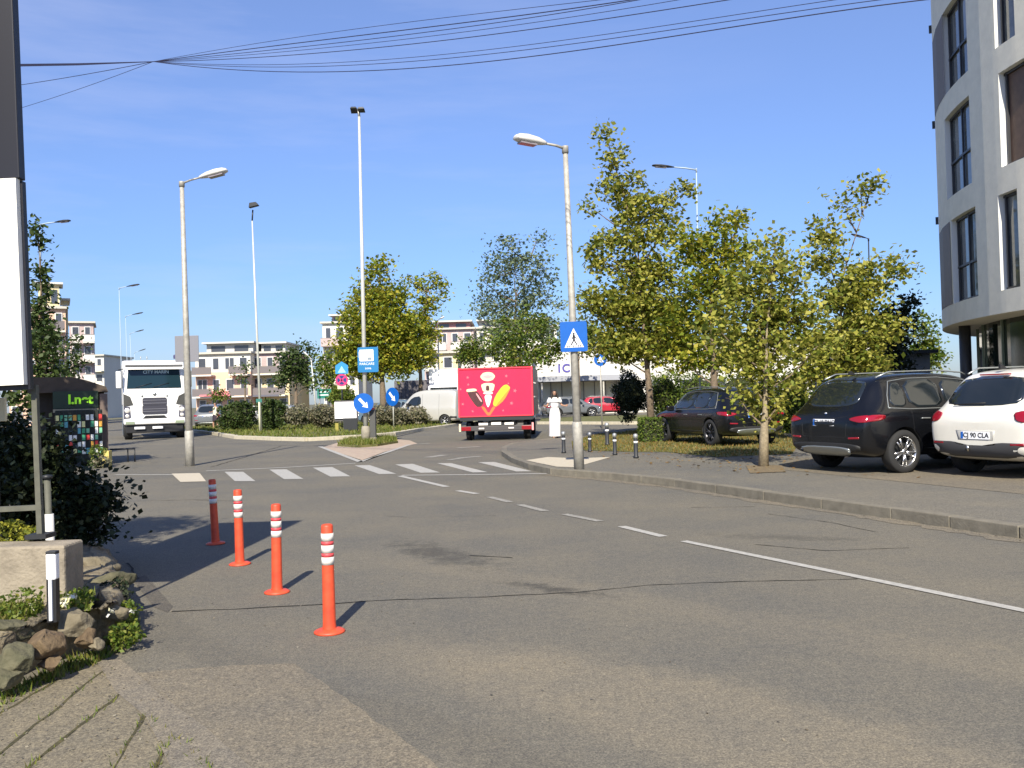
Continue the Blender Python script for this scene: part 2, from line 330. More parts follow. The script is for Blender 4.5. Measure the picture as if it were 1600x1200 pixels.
for i in range(len(tp)):
    a, c = G(*tp[i], .004), G(*tp[(i+1) % len(tp)], .004)
    for j in range(6): q = a.lerp(c, j/6); tpp.append(q+Vector((random.uniform(-.012, .012), random.uniform(-.012, .012), 0)))
sheet('worn_patch', tpp, tan_m)
sheet('paving_strip', [G(u, v, .009) for u, v in ((150, 1032), (190, 1030), (250, 1085), (320, 1135), (400, 1205), (330, 1260), (270, 1205), (228, 1120), (180, 1080))], strip_m)
pvp = [G(u, v, .006) for u, v in ((-120, 1150), (-60, 1110), (40, 1070), (150, 1035), (228, 1118), (280, 1160), (330, 1260), (-120, 1400))]
sheet('paving', pvp, paver_m)
jt = MB()
JL = [[(162, 1049), (0, 1180), (-60, 1230)], [(189, 1086), (62, 1187), (0, 1240)], [(228, 1117), (178, 1199), (150, 1240)], [(269, 1152), (246, 1195), (225, 1240)], [(94, 1062), (0, 1117), (-60, 1152)], [(232, 1121), (300, 1176), (345, 1215)], [(60, 1062), (0, 1085)]]
for l_ in JL: ribbon('', [G(*p) for p in l_], .017, None, .0075, jit=.009, add=jt)
struct(jt.build('paving_joint', mat('joint_moss', (.02, .019, .01), .95, col2=(.10, .085, .03), nscale=30)))
from mathutils import noise
# ================================================================ TREES, SHRUBS, GRASS
def rnd_dirs(rs, n):
    v = rs.normal(size=(n, 3)); return v/np.linalg.norm(v, axis=1)[:, None]
def leaf_mesh(name, cen, size, m, parent, rs, up_bias=.5, aspect=.75, core=None):
    n = len(cen); nrm = rnd_dirs(rs, n); nrm[:, 2] = np.abs(nrm[:, 2])+up_bias*.6; nrm /= np.linalg.norm(nrm, axis=1)[:, None]
    t = rnd_dirs(rs, n); a = np.cross(nrm, t); a /= np.linalg.norm(a, axis=1)[:, None]; b = np.cross(nrm, a)
    s = size*rs.uniform(.55, 1.35, n)[:, None]; a = a*s*.5; b = b*s*.5*aspect
    v = np.stack([cen-a, cen+b*.9+a*.1, cen+a, cen-b*.9+a*.1], 1).reshape(-1, 3)
    f = np.arange(4*n).reshape(-1, 4); me = bpy.data.meshes.new(name)
    me.vertices.add(4*n); me.loops.add(4*n); me.polygons.add(n)
    me.vertices.foreach_set('co', v.astype(np.float32).ravel()); me.loops.foreach_set('vertex_index', f.ravel().astype(np.int32))
    me.polygons.foreach_set('loop_start', np.arange(0, 4*n, 4, dtype=np.int32)); me.update(calc_edges=True)
    me.materials.append(m); ob = bpy.data.objects.new(name, me); COL.objects.link(ob); ob.parent = parent; return ob
olive = leafmat('olive_leaves', [(.07, .10, .016), (.19, .235, .034), (.36, .36, .055), (.50, .46, .11), (.27, .285, .04)], .45)
yellowg = leafmat('yellow_green_leaves', [(.09, .13, .015), (.20, .26, .03), (.36, .36, .035), (.46, .39, .05)], .45)
teal = leafmat('bluish_leaves', [(.07, .11, .055), (.14, .19, .10), (.20, .25, .14), (.25, .28, .16)], .4)
greenl = leafmat('mid_green_leaves', [(.05, .09, .012), (.10, .16, .02), (.17, .22, .035), (.24, .24, .04)], .4)
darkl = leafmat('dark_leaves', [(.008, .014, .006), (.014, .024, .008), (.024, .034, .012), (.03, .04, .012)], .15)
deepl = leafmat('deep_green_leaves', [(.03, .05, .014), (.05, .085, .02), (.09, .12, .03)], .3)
greyl = leafmat('grey_green_leaves', [(.13, .14, .08), (.21, .20, .13), (.27, .23, .16), (.18, .19, .07)], .35)
hedgel = leafmat('hedge_leaves', [(.04, .08, .01), (.09, .15, .02), (.15, .21, .03), (.19, .22, .04)], .35)
def tree(label, foot, y, blobs, lm, trunk_r=.12, leaf=.16, dens=1.0, clump=.34, seed=1, name='tree', group=None, dz=.8, per=30, bark_m=None, wb=()):
    leaf *= 1.08
    rs = np.random.RandomState(seed)
    root = empty(name, label, 'tree' if 'shrub' not in name else 'shrub', foot, group=group)
    F = Vector(foot); bl = []
    for (u, v, ru, rv) in blobs:
        c = P(u, v, y)-F; r = Vector((sc(ru, y), (sc(ru, y)+sc(rv, y))*.5*dz, sc(rv, y)))
        c.y += rs.uniform(-.35, .35)*r.y*1.3; bl.append((c, r))
    bl += [(Vector(w_[:3])-F, Vector(w_[3:])) for w_ in wb]
    top = max(bl, key=lambda b: b[0].z)[0]; low = min(b[0].z-b[1].z for b in bl)
    tr = MB(); axis = [Vector((0, 0, 0))]
    zs = max(.25*top.z, min(low+.3, top.z*.6)); cx = sum((b[0].x*b[1].x*b[1].z for b in bl))/sum(b[1].x*b[1].z for b in bl)
    axis += [Vector((cx*.12, 0, zs*.55)), Vector((cx*.3, .02, zs)), Vector((cx*.7, .05, (zs+top.z)*.5)), Vector((top.x, top.y*.5, top.z))]
    tr.tube(axis, [trunk_r*1.2, trunk_r, trunk_r*.62, trunk_r*.2, .006], 10)
    def onaxis(z):
        for a, b in zip(axis, axis[1:]):
            if a.z <= z <= b.z: return a.lerp(b, (z-a.z)/max(b.z-a.z, 1e-6))
        return axis[-2]
    pts = []; lb = MB()
    for c, r in bl:
        s0 = onaxis(max(zs*.7, c.z-r.z-.25*math.hypot(c.x-cx, c.y)-.3)); mid = s0.lerp(c, .5)+Vector((0, 0, -.08*(c-s0).length))
        lb.tube([s0, mid, c], [trunk_r*.28, trunk_r*.18, trunk_r*.08], 6, cap=False)
        vol = r.x*r.y*r.z*4.2; n = max(4, int(dens*vol/(clump**3)*1.6))
        d = rnd_dirs(rs, n)*(rs.uniform(0.05, 1, n)**.42)[:, None]
        cc = d*np.array(r)+np.array(c)
        for q in cc:
            e = Vector(q)
            if rs.rand() < .6: lb.tube([c.lerp(e, .1), c.lerp(e, .6)+Vector((0, 0, -.05)), e], [trunk_r*.07, trunk_r*.05, .005], 3, cap=False)
            k = int(per*rs.uniform(.5, 1.4)); cl = clump*rs.uniform(.5, 1.25)
            pts.append(q+rs.normal(size=(k, 3))*cl*np.array([.66, .66, .5]))
    leaf_mesh('crown', np.concatenate(pts), leaf, lm, root, rs)
    tr.build('trunk', bark_m or bark, root); lb.build('limbs', bark, root)
    return root
def shrub(label, cen, rad, lm, n=1500, leaf=.06, seed=1, name='shrub', box=False, group=None, core=True, cat='shrub', kind=None):
    rs = np.random.RandomState(seed); cen = Vector(cen)
    root = empty(name, label, cat, (cen.x, cen.y, max(0, cen.z-rad[2])), group=group); off = Vector((0, 0, cen.z-root.location.z))
    if box: d = rs.uniform(-1, 1, (n, 3)); ax = rs.randint(0, 3, n); d[np.arange(n), ax] = np.sign(d[np.arange(n), ax])*rs.uniform(.86, 1.03, n)
    else:
        d = rnd_dirs(rs, n); ph = rs.uniform(0, 6, 6)
        lump = 1+.13*np.sin(d[:, 0]*5+ph[0])+.13*np.sin(d[:, 1]*6+ph[1])+.14*np.sin(d[:, 2]*7+ph[2]+d[:, 0]*4)
        d = d*(lump*rs.uniform(.72, 1.08, n))[:, None]
    leaf_mesh('foliage', d*np.array(rad)+np.array(off), leaf, lm, root, rs, .2)
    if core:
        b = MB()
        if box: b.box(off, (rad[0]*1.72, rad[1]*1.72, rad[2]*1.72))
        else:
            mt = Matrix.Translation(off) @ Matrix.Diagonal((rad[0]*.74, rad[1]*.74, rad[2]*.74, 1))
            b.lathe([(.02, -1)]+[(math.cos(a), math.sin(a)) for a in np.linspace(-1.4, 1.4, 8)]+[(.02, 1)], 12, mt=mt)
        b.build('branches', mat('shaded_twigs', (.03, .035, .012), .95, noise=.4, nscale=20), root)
    return root
def blades(name, pts, h, m, label, seed=1, wdt=.012, cat='grass', loc=None):
    rs = np.random.RandomState(seed); n = len(pts); p = np.array(pts); a = rs.uniform(0, 6.28, n)
    hh = h*rs.uniform(.4, 1.3, n); w_ = wdt*rs.uniform(.6, 1.4, n); ln = rs.normal(size=(n, 2))*hh[:, None]*.4
    dx = np.cos(a)*w_; dy = np.sin(a)*w_
    v0 = p+np.stack([-dx, -dy, 0*a], 1); v1 = p+np.stack([dx, dy, 0*a], 1); v2 = p+np.stack([ln[:, 0], ln[:, 1], hh], 1)
    v = np.stack([v0, v1, v2], 1).reshape(-1, 3)
    me = bpy.data.meshes.new(name); me.vertices.add(3*n); me.loops.add(3*n); me.polygons.add(n)
    me.vertices.foreach_set('co', v.astype(np.float32).ravel()); me.loops.foreach_set('vertex_index', np.arange(3*n, dtype=np.int32))
    me.polygons.foreach_set('loop_start', np.arange(0, 3*n, 3, dtype=np.int32)); me.update(calc_edges=True); me.materials.append(m)
    ob = bpy.data.objects.new(name, me); COL.objects.link(ob); tag(ob, label, cat, kind='stuff'); return ob
def inpoly(x, y, poly):
    c = False; n = len(poly)
    for i in range(n):
        a, b = poly[i], poly[i-1]
        if (a.y > y) != (b.y > y) and x < (b.x-a.x)*(y-a.y)/(b.y-a.y)+a.x: c = not c
    return c
def scatter(poly, n, z, rs):
    xs = [p.x for p in poly]; ys = [p.y for p in poly]; out = []
    while len(out) < n:
        x = rs.uniform(min(xs), max(xs)); y = rs.uniform(min(ys), max(ys))
        if inpoly(x, y, poly): out.append((x, y, z))
    return out
rs0 = np.random.RandomState(3)
lawnm = leafmat('lawn_blades', [(.07, .11, .012), (.12, .16, .02), (.17, .18, .035), (.22, .2, .06)], .3)
drym = leafmat('dry_grass', [(.09, .11, .02), (.16, .15, .03), (.24, .19, .06), (.26, .13, .03)], .3)
blades('grass', scatter(isl+[Vector((1, 62, 0)), Vector((-24, 62, 0))], 9000, .14, rs0), .13, lawnm, 'short green lawn on the roundabout island', 1, .03)
vg = [G(u, v, .128) for u, v in ((893, 690), (930, 679), (990, 673), (1200, 668), (1250, 690), (1238, 709), (1120, 714), (1040, 706), (985, 706), (930, 704), (895, 703))]
blades('grass', scatter(vg, 14000, .128, rs0), .06, drym, 'dry grass with fallen leaves on the verge under the parked black car', 2, .014)
blades('grass', scatter([G(u, v, .08) for u, v in ((527, 694), (545, 687), (575, 684), (612, 684), (622, 689), (590, 694), (560, 696))], 2500, .08, rs0), .16, lawnm, 'low green plants at the foot of the tall mast on the splitter island', 3, .02)
fall = leafmat('fallen_leaves', [(.20, .10, .02), (.28, .17, .05), (.14, .07, .02), (.3, .22, .07)], .1)
fl = leaf_mesh('fallen_leaves', np.array(scatter(vg, 900, .14, rs0)+[(p[0], p[1], .135) for p in scatter([G(u, v, .12) for u, v in ((900, 700), (1250, 712), (1450, 748), (1220, 745), (960, 722))], 260, .13, rs0)]), .08, fall, None, rs0, 5)
tag(fl, 'brown fallen leaves scattered on the verge and pavement', 'fallen leaves', kind='stuff')

# right hand trees
def ft(u, y, z=.12): q = P(u, 650, y); return (q.x, q.y, z)
tree('tallest tree right of the crossing sign, olive leaves and a narrow open top', ft(1018, 29), 29, [(948, 216, 18, 16), (958, 248, 26, 20), (972, 290, 34, 26), (1002, 330, 42, 28), (1050, 308, 24, 20), (985, 372, 42, 24), (1035, 360, 28, 28), (938, 388, 22, 16), (1010, 425, 62, 30), (940, 415, 28, 20), (1000, 480, 80, 34), (928, 468, 28, 26), (1020, 535, 88, 30), (955, 535, 48, 26), (925, 395, 10, 9), (925, 325, 8, 8), (1075, 298, 8, 8)], olive, .11, .15, .95, .36, 11, per=28)
tree('olive tree behind the black parked car, left of the sapling', ft(1118, 27), 27, [(1130, 355, 32, 24), (1160, 336, 15, 14), (1098, 392, 52, 30), (1150, 395, 36, 26), (1110, 445, 58, 32), (1090, 505, 58, 36), (1130, 552, 60, 28), (1078, 365, 12, 12), (1070, 560, 40, 22)], yellowg, .13, .15, .85, .36, 12, per=26)
tree('slender sapling growing from the pavement edge beside the parked black car', G(1193, 729, .12), 17.15, [(1212, 380, 12, 16), (1205, 425, 55, 30), (1180, 475, 66, 36), (1240, 495, 56, 36), (1190, 540, 72, 34), (1205, 592, 42, 30), (1160, 572, 36, 22), (1232, 604, 24, 24), (1196, 634, 12, 16), (1280, 540, 30, 25), (1125, 520, 25, 20), (1205, 655, 10, 14), (1250, 440, 25, 20), (1185, 640, 22, 18), (1215, 630, 18, 16), (1150, 615, 26, 18)], olive, .085, .11, 1.0, .27, 13, per=26, bark_m=mat('pale_bark', (.27, .22, .14), .9, noise=.3, nscale=20, bump=.5))
tree('olive tree behind the black hatchback at the right, nearest the building', ft(1310, 25), 25, [(1345, 298, 15, 13), (1322, 325, 22, 20), (1294, 362, 28, 26), (1288, 405, 34, 28), (1354, 424, 38, 20), (1396, 420, 24, 20), (1330, 455, 62, 34), (1340, 512, 66, 34), (1292, 552, 66, 36), (1350, 565, 42, 30), (1362, 290, 6, 6), (1410, 425, 12, 10), (1270, 590, 40, 22)], olive, .11, .14, .9, .34, 14, per=28)
tree('dark leaved tree between the olive tree and the round building', ft(1400, 33), 33, [(1402, 492, 24, 24), (1392, 530, 28, 28), (1385, 572, 24, 34), (1420, 472, 10, 10), (1375, 545, 20, 20)], darkl, .13, .16, 1.2, .38, 15, per=34)
tree('pale distant tree just left of the round building', ft(1442, 62), 62, [(1440, 503, 16, 18), (1446, 530, 24, 18), (1436, 555, 30, 18), (1455, 565, 22, 16)], greenl, .14, .26, 1.0, .6, 16, per=26)
tree('tall bluish tree rising behind the red truck', ft(800, 64, 0), 64, [(790, 382, 30, 16), (838, 376, 20, 13), (802, 425, 46, 32), (848, 420, 22, 25), (786, 475, 50, 28), (838, 460, 30, 28), (876, 482, 16, 14), (755, 440, 14, 12), (810, 520, 66, 28), (745, 495, 14, 12), (862, 510, 25, 20)], teal, .2, .22, .5, .6, 17, per=26)
tree('low green tree directly behind the red truck, below the bluish crown', ft(815, 56, 0), 56, [(815, 512, 50, 22), (785, 540, 42, 22), (848, 545, 40, 22), (810, 560, 60, 16)], greenl, .16, .22, .5, .55, 18, per=26)
tree('yellow green tree behind the tall mast on the splitter island', ft(600, 60, 0), 60, [(594, 422, 22, 16), (578, 460, 32, 26), (615, 468, 24, 28), (572, 500, 42, 26), (612, 505, 42, 28), (560, 540, 38, 28), (622, 545, 42, 28), (590, 572, 60, 18), (545, 570, 28, 14), (565, 435, 12, 12)], yellowg, .22, .24, 1.0, .55, 19, per=28)
tree('forked yellowing tree right of the mast', ft(658, 62, 0), 62, [(658, 445, 20, 13), (690, 452, 13, 18), (663, 480, 24, 20), (652, 518, 36, 26), (650, 556, 34, 26), (640, 440, 8, 7), (680, 432, 6, 5)], yellowg, .16, .22, .85, .5, 20, per=24)
tree('round dark green tree in front of the pale flats', ft(463, 92, 0), 92, [(450, 560, 16, 20), (475, 552, 17, 18), (460, 585, 26, 22), (440, 598, 14, 14), (485, 590, 14, 20)], deepl, .2, .32, 1.1, .8, 21, per=26)
tree('small dark tree left of the thin mast in front of the flats', ft(384, 96, 0), 96, [(384, 572, 9, 10), (380, 592, 11, 12)], deepl, .12, .3, 1, .7, 22, per=20)
tree('green bushy tree left of the mast below the yellow green tree', ft(522, 74, 0), 74, [(520, 580, 22, 20), (508, 560, 14, 14), (530, 560, 14, 12), (505, 600, 16, 12), (500, 575, 12, 14)], greenl, .15, .26, .9, .6, 23, per=24)
for i, (u, v, ru, y, lab) in enumerate(((735, 545, 22, 88, 'distant tree left of the bluish tree above the white box truck'), (345, 615, 10, 98, 'small distant tree under the peach flats'), (905, 520, 26, 70, 'green tree behind the crossing sign'), (1320, 600, 30, 45, 'low green tree behind the black hatchback'))):
    tree(lab, ft(u, y, 0), y, [(u, v, ru, ru*.8), (u-ru*.5, v+ru*.5, ru*.6, ru*.6), (u+ru*.5, v+ru*.6, ru*.6, ru*.6)], greenl, .14, .26, 1, .55, 40+i, per=24)
# left hand trees
tree('narrow dark poplar above the left shrubs, beside the tall advertising totem', ft(66, 34, 0), 34, [(60, 362, 6, 16), (62, 390, 9, 16), (60, 420, 12, 18), (62, 452, 14, 20), (66, 490, 18, 24), (66, 530, 24, 26)], deepl, .14, .17, 1.0, .34, 31, per=30)
tree('broad green tree left of the kiosk', ft(85, 30, 0), 30, [(66, 520, 14, 16), (62, 550, 22, 22), (84, 568, 16, 16), (60, 585, 32, 22), (90, 597, 26, 16), (50, 620, 45, 25)], deepl, .15, .17, .9, .36, 32, per=28)
tree('dark street tree against the far left flats', ft(118, 60, 0), 60, [(112, 535, 12, 14), (122, 560, 16, 14), (108, 575, 18, 14)], deepl, .13, .22, .9, .5, 33, per=26)
# hedges and shrubs on the right
shrub('clipped box hedge block beside the black bollards', P(1026, 672, 27), (sc(27, 27), .45, sc(20, 27)), hedgel, 3800, .06, 1, box=True, name='hedge', cat='hedge')
for i, (u, v, ru, rv, y, lm, lab) in enumerate(((985, 618, 30, 34, 36, darkl, 'dark conifer bush left of the tall hedge'), (1040, 618, 26, 36, 37, hedgel, 'tall green hedge behind the box hedge'), (1090, 618, 34, 36, 38, hedgel, 'tall green hedge above the parked black car'), (1240, 640, 34, 44, 30, hedgel, 'green bush between the sapling and the black hatchback'), (1330, 590, 60, 40, 40, deepl, 'dark hedge behind the black hatchback'), (1160, 620, 50, 40, 42, greenl, 'hedge behind the sapling'))):
    shrub(lab, P(u, v, y), (sc(ru, y), sc(ru, y)*.7, sc(rv, y)), lm, 4500, .09, 50+i)
# roundabout shrubs
for i, (u, v, ru, rv, y, lm, lab) in enumerate(((372, 650, 28, 22, 52, deepl, 'dark spiky shrub at the left end of the roundabout island'), (425, 648, 20, 23, 50, deepl, 'dark shrub behind the thin mast on the roundabout'), (535, 622, 20, 20, 52, greenl, 'cone shaped green shrub behind the white panel'))):
    shrub(lab, P(u, v, y), (sc(ru, y), sc(ru, y)*.8, sc(rv, y)), lm, 2600, .16, 70+i)
for i, (u, ru) in enumerate(((465, 24), (498, 20), (512, 18), (592, 18), (620, 20), (655, 18))):
    y = 50+.6*i; shrub('grey green shrub clump on the roundabout, ' + ('at the left end', 'second from left', 'beside the white panel', 'right of the mast', 'behind the right arrow sign', 'at the right end near the van')[i], P(u, 650, y), (sc(ru, y), .8, sc(15, y)), greyl, 1800, .13, 80+i, group='grey green shrubs on the roundabout')
# big dark bush behind the plinth, left foreground
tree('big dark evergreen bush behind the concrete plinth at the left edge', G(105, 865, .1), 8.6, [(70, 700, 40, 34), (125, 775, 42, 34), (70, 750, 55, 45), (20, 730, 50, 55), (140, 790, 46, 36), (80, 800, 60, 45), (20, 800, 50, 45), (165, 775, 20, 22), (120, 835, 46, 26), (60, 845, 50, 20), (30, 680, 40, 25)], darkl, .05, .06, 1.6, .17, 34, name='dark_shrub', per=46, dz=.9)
shrub('small yellow leaved plant on top of the concrete plinth', P(17, 832, 6.12), (.16, .12, .08), leafmat('yellow_plant', [(.2, .22, .02), (.35, .33, .04), (.1, .14, .02)]), 420, .035, 90, core=False)

# ================================================================ LEFT FOREGROUND: raised bed, rocks, plinth, totem
bo_ = [(-140, 1100), (-60, 1092), (0, 1075), (60, 1042), (110, 1022), (150, 1008), (185, 996), (204, 984), (203, 940), (194, 902), (176, 870), (150, 855), (90, 848), (-140, 848)]
bi_ = [(-140, 1012), (-60, 1000), (0, 985), (60, 970), (105, 955), (138, 950), (160, 948), (176, 938), (178, 918), (168, 896), (156, 876), (138, 864), (90, 862), (-140, 862)]
b = MB(); K = 5; nO = len(bo_)*6; vs = []
def lerpc(lst, k, z): i, f_ = divmod(k, 6); a, c = G(*lst[i], z), G(*lst[(i+1) % len(lst)], z); return a.lerp(c, f_/6)
for r_ in range(K+1):
    tt_ = r_/K
    for k in range(nO):
        p = lerpc(bo_, k, 0).lerp(lerpc(bi_, k, .31), tt_); p.z = .31*(1-(1-tt_)**2.2)-.01
        if 0 < r_: p += Vector((random.uniform(-.02, .02), random.uniform(-.02, .02), random.uniform(-.015, .015)))
        vs.append(p)
fs = [(r_*nO+k, r_*nO+(k+1) % nO, (r_+1)*nO+(k+1) % nO, (r_+1)*nO+k) for r_ in range(K) for k in range(nO)]+[tuple(K*nO+k for k in range(nO))]
b.add(vs, fs, 0, True); struct(b.build('flower_bed', mat('bed_soil', (.13, .10, .06), .95, col2=(.27, .23, .15), nscale=9, bump=1, bscale=30)))
def rock(label, u, v, y, r, m, seed, sq=(1, 1, .75), z=None):
    rs = np.random.RandomState(seed); bm = bmesh.new(); bmesh.ops.create_icosphere(bm, subdivisions=4, radius=1)
    ks = rs.normal(size=(9, 3)); ph = rs.uniform(0, 6, 9); pl = rnd_dirs(rs, 15); dd = rs.uniform(.52, .82, 15); of_ = Vector(rs.uniform(0, 50, 3))
    for v_ in bm.verts:
        p = v_.co.copy()
        for a, d in zip(pl, dd):
            t = p.dot(Vector(a))-d
            if t > 0: p -= Vector(a)*t
        s = sum(.018*math.sin(3.2*k.dot(p)+q) for k, q in zip([Vector(a) for a in ks], ph))
        s += .13*noise.fractal(p*1.6+of_, 1.0, 2.0, 5)
        p *= (1+s); v_.co = Vector((p.x*r*sq[0], p.y*r*sq[1], p.z*r*sq[2]))*.86
    me = bpy.data.meshes.new('rock'); bm.to_mesh(me); bm.free(); me.materials.append(m)
    for p in me.polygons: p.use_smooth = True
    o = bpy.data.objects.new('rock', me); COL.objects.link(o); o.location = P(u, v, y); o.rotation_euler = (rs.uniform(-.3, .3), rs.uniform(-.3, .3), rs.uniform(0, 3)); tag(o, label, 'rock', 'rocks edging the raised bed'); return o
rk1 = mat('brown_rock', (.08, .052, .028), .9, col2=(.17, .12, .065), nscale=7, bump=1, bscale=25)
rk2 = mat('mossy_rock', (.055, .055, .028), .9, col2=(.15, .135, .08), nscale=6, bump=1, bscale=22)
rk3 = mat('pale_rock', (.12, .098, .06), .9, col2=(.21, .18, .12), nscale=7, bump=.9, bscale=24)
for i, a in enumerate((('big brown rock below the black and white post', 72, 1004, 5.15, .155, rk1), ('flat mossy rock at the left edge of the bed', 12, 985, 5.25, .19, rk2, (1.25, .8, .5)), ('pale angular rock at the corner of the bed', 116, 975, 5.5, .16, rk3, (1, .8, .9)), ('greenish rock under the flat mossy one', 25, 1032, 4.95, .13, rk2, (1.1, .9, .8)), ('small brown stone at the foot of the rock row', 78, 1036, 5.1, .085, rk1), ('dark mossy rock at the lower left corner', 5, 1062, 4.85, .13, rk2), ('small stone between pavement and bed corner', 148, 1006, 5.45, .07, rk3), ('rounded rock lying against the bed corner', 135, 1000, 5.45, .10, rk1), ('mossy rock off the lower left corner', -45, 1040, 4.9, .16, rk2), ('low rock set in the right side of the bed', 168, 955, 5.9, .13, rk3, (.8, 1.3, .8)), ('long mossy edging stone at the right side of the bed', 170, 915, 6.6, .17, rk2, (.6, 1.6, .7)), ('rough tan edging stone at the top of the bed', 150, 884, 7.3, .19, rk3, (.9, 1.2, .6)))):
    rock(*a[:6], 100+i, *(a[6:] if len(a) > 6 else ()))
# concrete plinth
b = MB(); p0 = P(98, 925, 5.75); p1 = P(98, 853, 5.75); zt2 = p1.z
b.box((p1.x-1.2, 5.90, (zt2+.2)/2), (2.4, .26, zt2-.2)); 
tag(b.build('plinth', mat('stained_concrete', (.27, .23, .17), .9, noise=.28, nscale=4, bump=.5, bscale=40), bevel=.015), 'weathered concrete plinth block behind the black and white post', 'plinth')
# weeds in the bed
bz = []
bgreen = [G(u, v, .3) for u, v in ((-60, 985), (0, 975), (62, 958), (72, 930), (-60, 930))]
bz += scatter(bgreen, 2600, .3, rs0)
bz += scatter([G(u, v, .0) for u, v in ((165, 1010), (212, 1003), (218, 975), (200, 935), (180, 930))], 1500, .0, rs0)
bz += scatter([G(u, v, .3) for u, v in ((100, 960), (140, 955), (150, 930), (110, 920), (95, 930))], 120, .3, rs0)
for l_ in JL:
    for a_, c_ in zip(l_, l_[1:]):
        A_, C_ = G(*a_), G(*c_)
        for _ in range(60): q_ = A_.lerp(C_, random.random()**1.2); bz.append((q_.x+random.gauss(0, .006), q_.y+random.gauss(0, .006), -.03))
bz += scatter([G(u, v, .0) for u, v in ((0, 1110), (60, 1075), (150, 1040), (200, 1010), (110, 1030), (0, 1090))], 500, .0, rs0)
blades('grass', bz, .055, leafmat('weed_blades', [(.05, .09, .01), (.12, .17, .02), (.22, .24, .05), (.16, .12, .04)], .3), 'green weeds growing in and around the raised rock bed', 5, .008)
for i, (u, v, y, r_, lab) in enumerate(((188, 958, 6.1, .11, 'leafy weed clump spilling over the right side of the bed'), (195, 992, 5.75, .10, 'low leafy weed at the outer corner of the bed'), (120, 940, 5.7, .1, 'white flowered weed right of the post'), (30, 950, 5.5, .14, 'leafy weed in front of the plinth'), (178, 925, 6.4, .12, 'dark creeper on the side of the bed'))):
    shrub(lab, P(u, v, y), (r_, r_, r_*.8), greenl if i != 4 else darkl, 420, .03, 120+i, name='weed', cat='weed', core=False)
fw_ = leafmat('petals', [(.7, .68, .6), (.75, .75, .7), (.65, .6, .3)], .2)
fpts = [tuple(P(u, v, 5.6)) for u, v in ((100, 938), (108, 936), (102, 944), (115, 932), (50, 948), (17, 966), (173, 955), (206, 954), (10, 1076), (4, 1080), (160, 1050))]
fo = leaf_mesh('flowers', np.array([np.array(p)+rs0.normal(size=3)*.012 for p in fpts for _ in range(7)]), .03, fw_, None, rs0); tag(fo, 'tiny white flowers among the weeds of the raised bed', 'flowers', kind='stuff')
# dry pebbles on asphalt
# black and white marker post
q = G(84, 970, .30); t = empty('marker_post', 'short black and white marker post standing in the raised bed', 'post', q)
hh = P(84, 862, q.y).z-.3
MB().box((0, 0, hh*.30), (.056, .045, hh*.62)).build('lower_post', black, t)
MB().box((0, -.03, hh*.32), (.018, .014, hh*.6)).build('reflective_strip', signwhite, t)
MB().box((0, 0, hh*.79), (.06, .055, hh*.38)).build('white_head', signwhite, t, bevel=.01)
MB().box((0, 0, hh*.99), (.06, .05, .02)).build('cap', dark, t, bevel=.004)
# grey pipe behind plinth
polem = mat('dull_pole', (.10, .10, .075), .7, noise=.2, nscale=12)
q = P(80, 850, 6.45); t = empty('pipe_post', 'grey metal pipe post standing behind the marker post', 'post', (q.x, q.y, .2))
MB().tube([(0, 0, 0), (-.02, 0, P(72, 748, 6.45).z-.2)], .022).build('pipe', polem, t); MB().tube([(0, 0, 0), (-.01, 0, P(76, 803, 6.45).z-.2)], .030).build('sleeve', lightgrey, t)  # no real sleeve: sunlit lower pipe and shaded top put into the colours
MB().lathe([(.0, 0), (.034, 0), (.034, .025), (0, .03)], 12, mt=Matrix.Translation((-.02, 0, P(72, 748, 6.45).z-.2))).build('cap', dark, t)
# totem sign
yT = 5.9; xr = P(38, 600, yT).x; zb_ = P(38, 604, yT).z; zm = P(25, 281, yT).z; ztop = 4.85; wT = 1.2
t = empty('advertising_totem', 'tall advertising totem with black upper panel and blank white lower panel', 'sign', (xr-wT/2+.04, yT+.04, zt2)); t.rotation_euler.y = -.02
o_ = Vector(t.location)
tdark = mat('totem_dark', (.008, .008, .014), .4); 
MB().box((0, .0, (zm+ztop)/2-o_.z), (wT, .08, ztop-zm)).build('upper_panel', tdark, t, bevel=.006)
MB().box((-.008, -.03, (zm+zb_)/2-o_.z), (wT-.016, .05, zm-zb_-.004)).build('white_panel', mat('panel_white', (.88, .86, .78), .45), t)
MB().box((.0, .018, (zm+zb_)/2-o_.z-.02), (wT, .044, zm-zb_+.02)).build('frame', tdark, t)
text_mesh('lettering', 'C', .16, signwhite, t, Vector((P(-4, 112, yT).x-.045, yT-.002, P(-4, 112, yT).z))-o_, (R(90), 0, 0))
for x in (wT/2-.02, -wT/2+.12): MB().box((x, .09, (zb_-zt2)/2), (.036, .036, zb_-zt2)).build('leg', polem, t)
MB().box((0, .09, P(20, 800, yT).z-o_.z), (wT, .03, .035)).build('crossbar', polem, t)
for x in (wT/2-.02, -wT/2+.12): MB().box((x, .09, .02), (.14, .14, .03)).build('foot_plate', dark, t)
q = P(-3, 640, 6.8); t = empty('small_sign', 'small cream sign board at the left edge below the totem', 'sign', (q.x-.05, 6.8, .1))
MB().box((0, 0, q.z-.1), (.22, .03, .18)).build('board', mat('cream_board', (.66, .58, .38), .6), t, bevel=.004); MB().box((0, .04, (q.z-.1)/2), (.04, .04, q.z-.1)).build('post', dark, t)

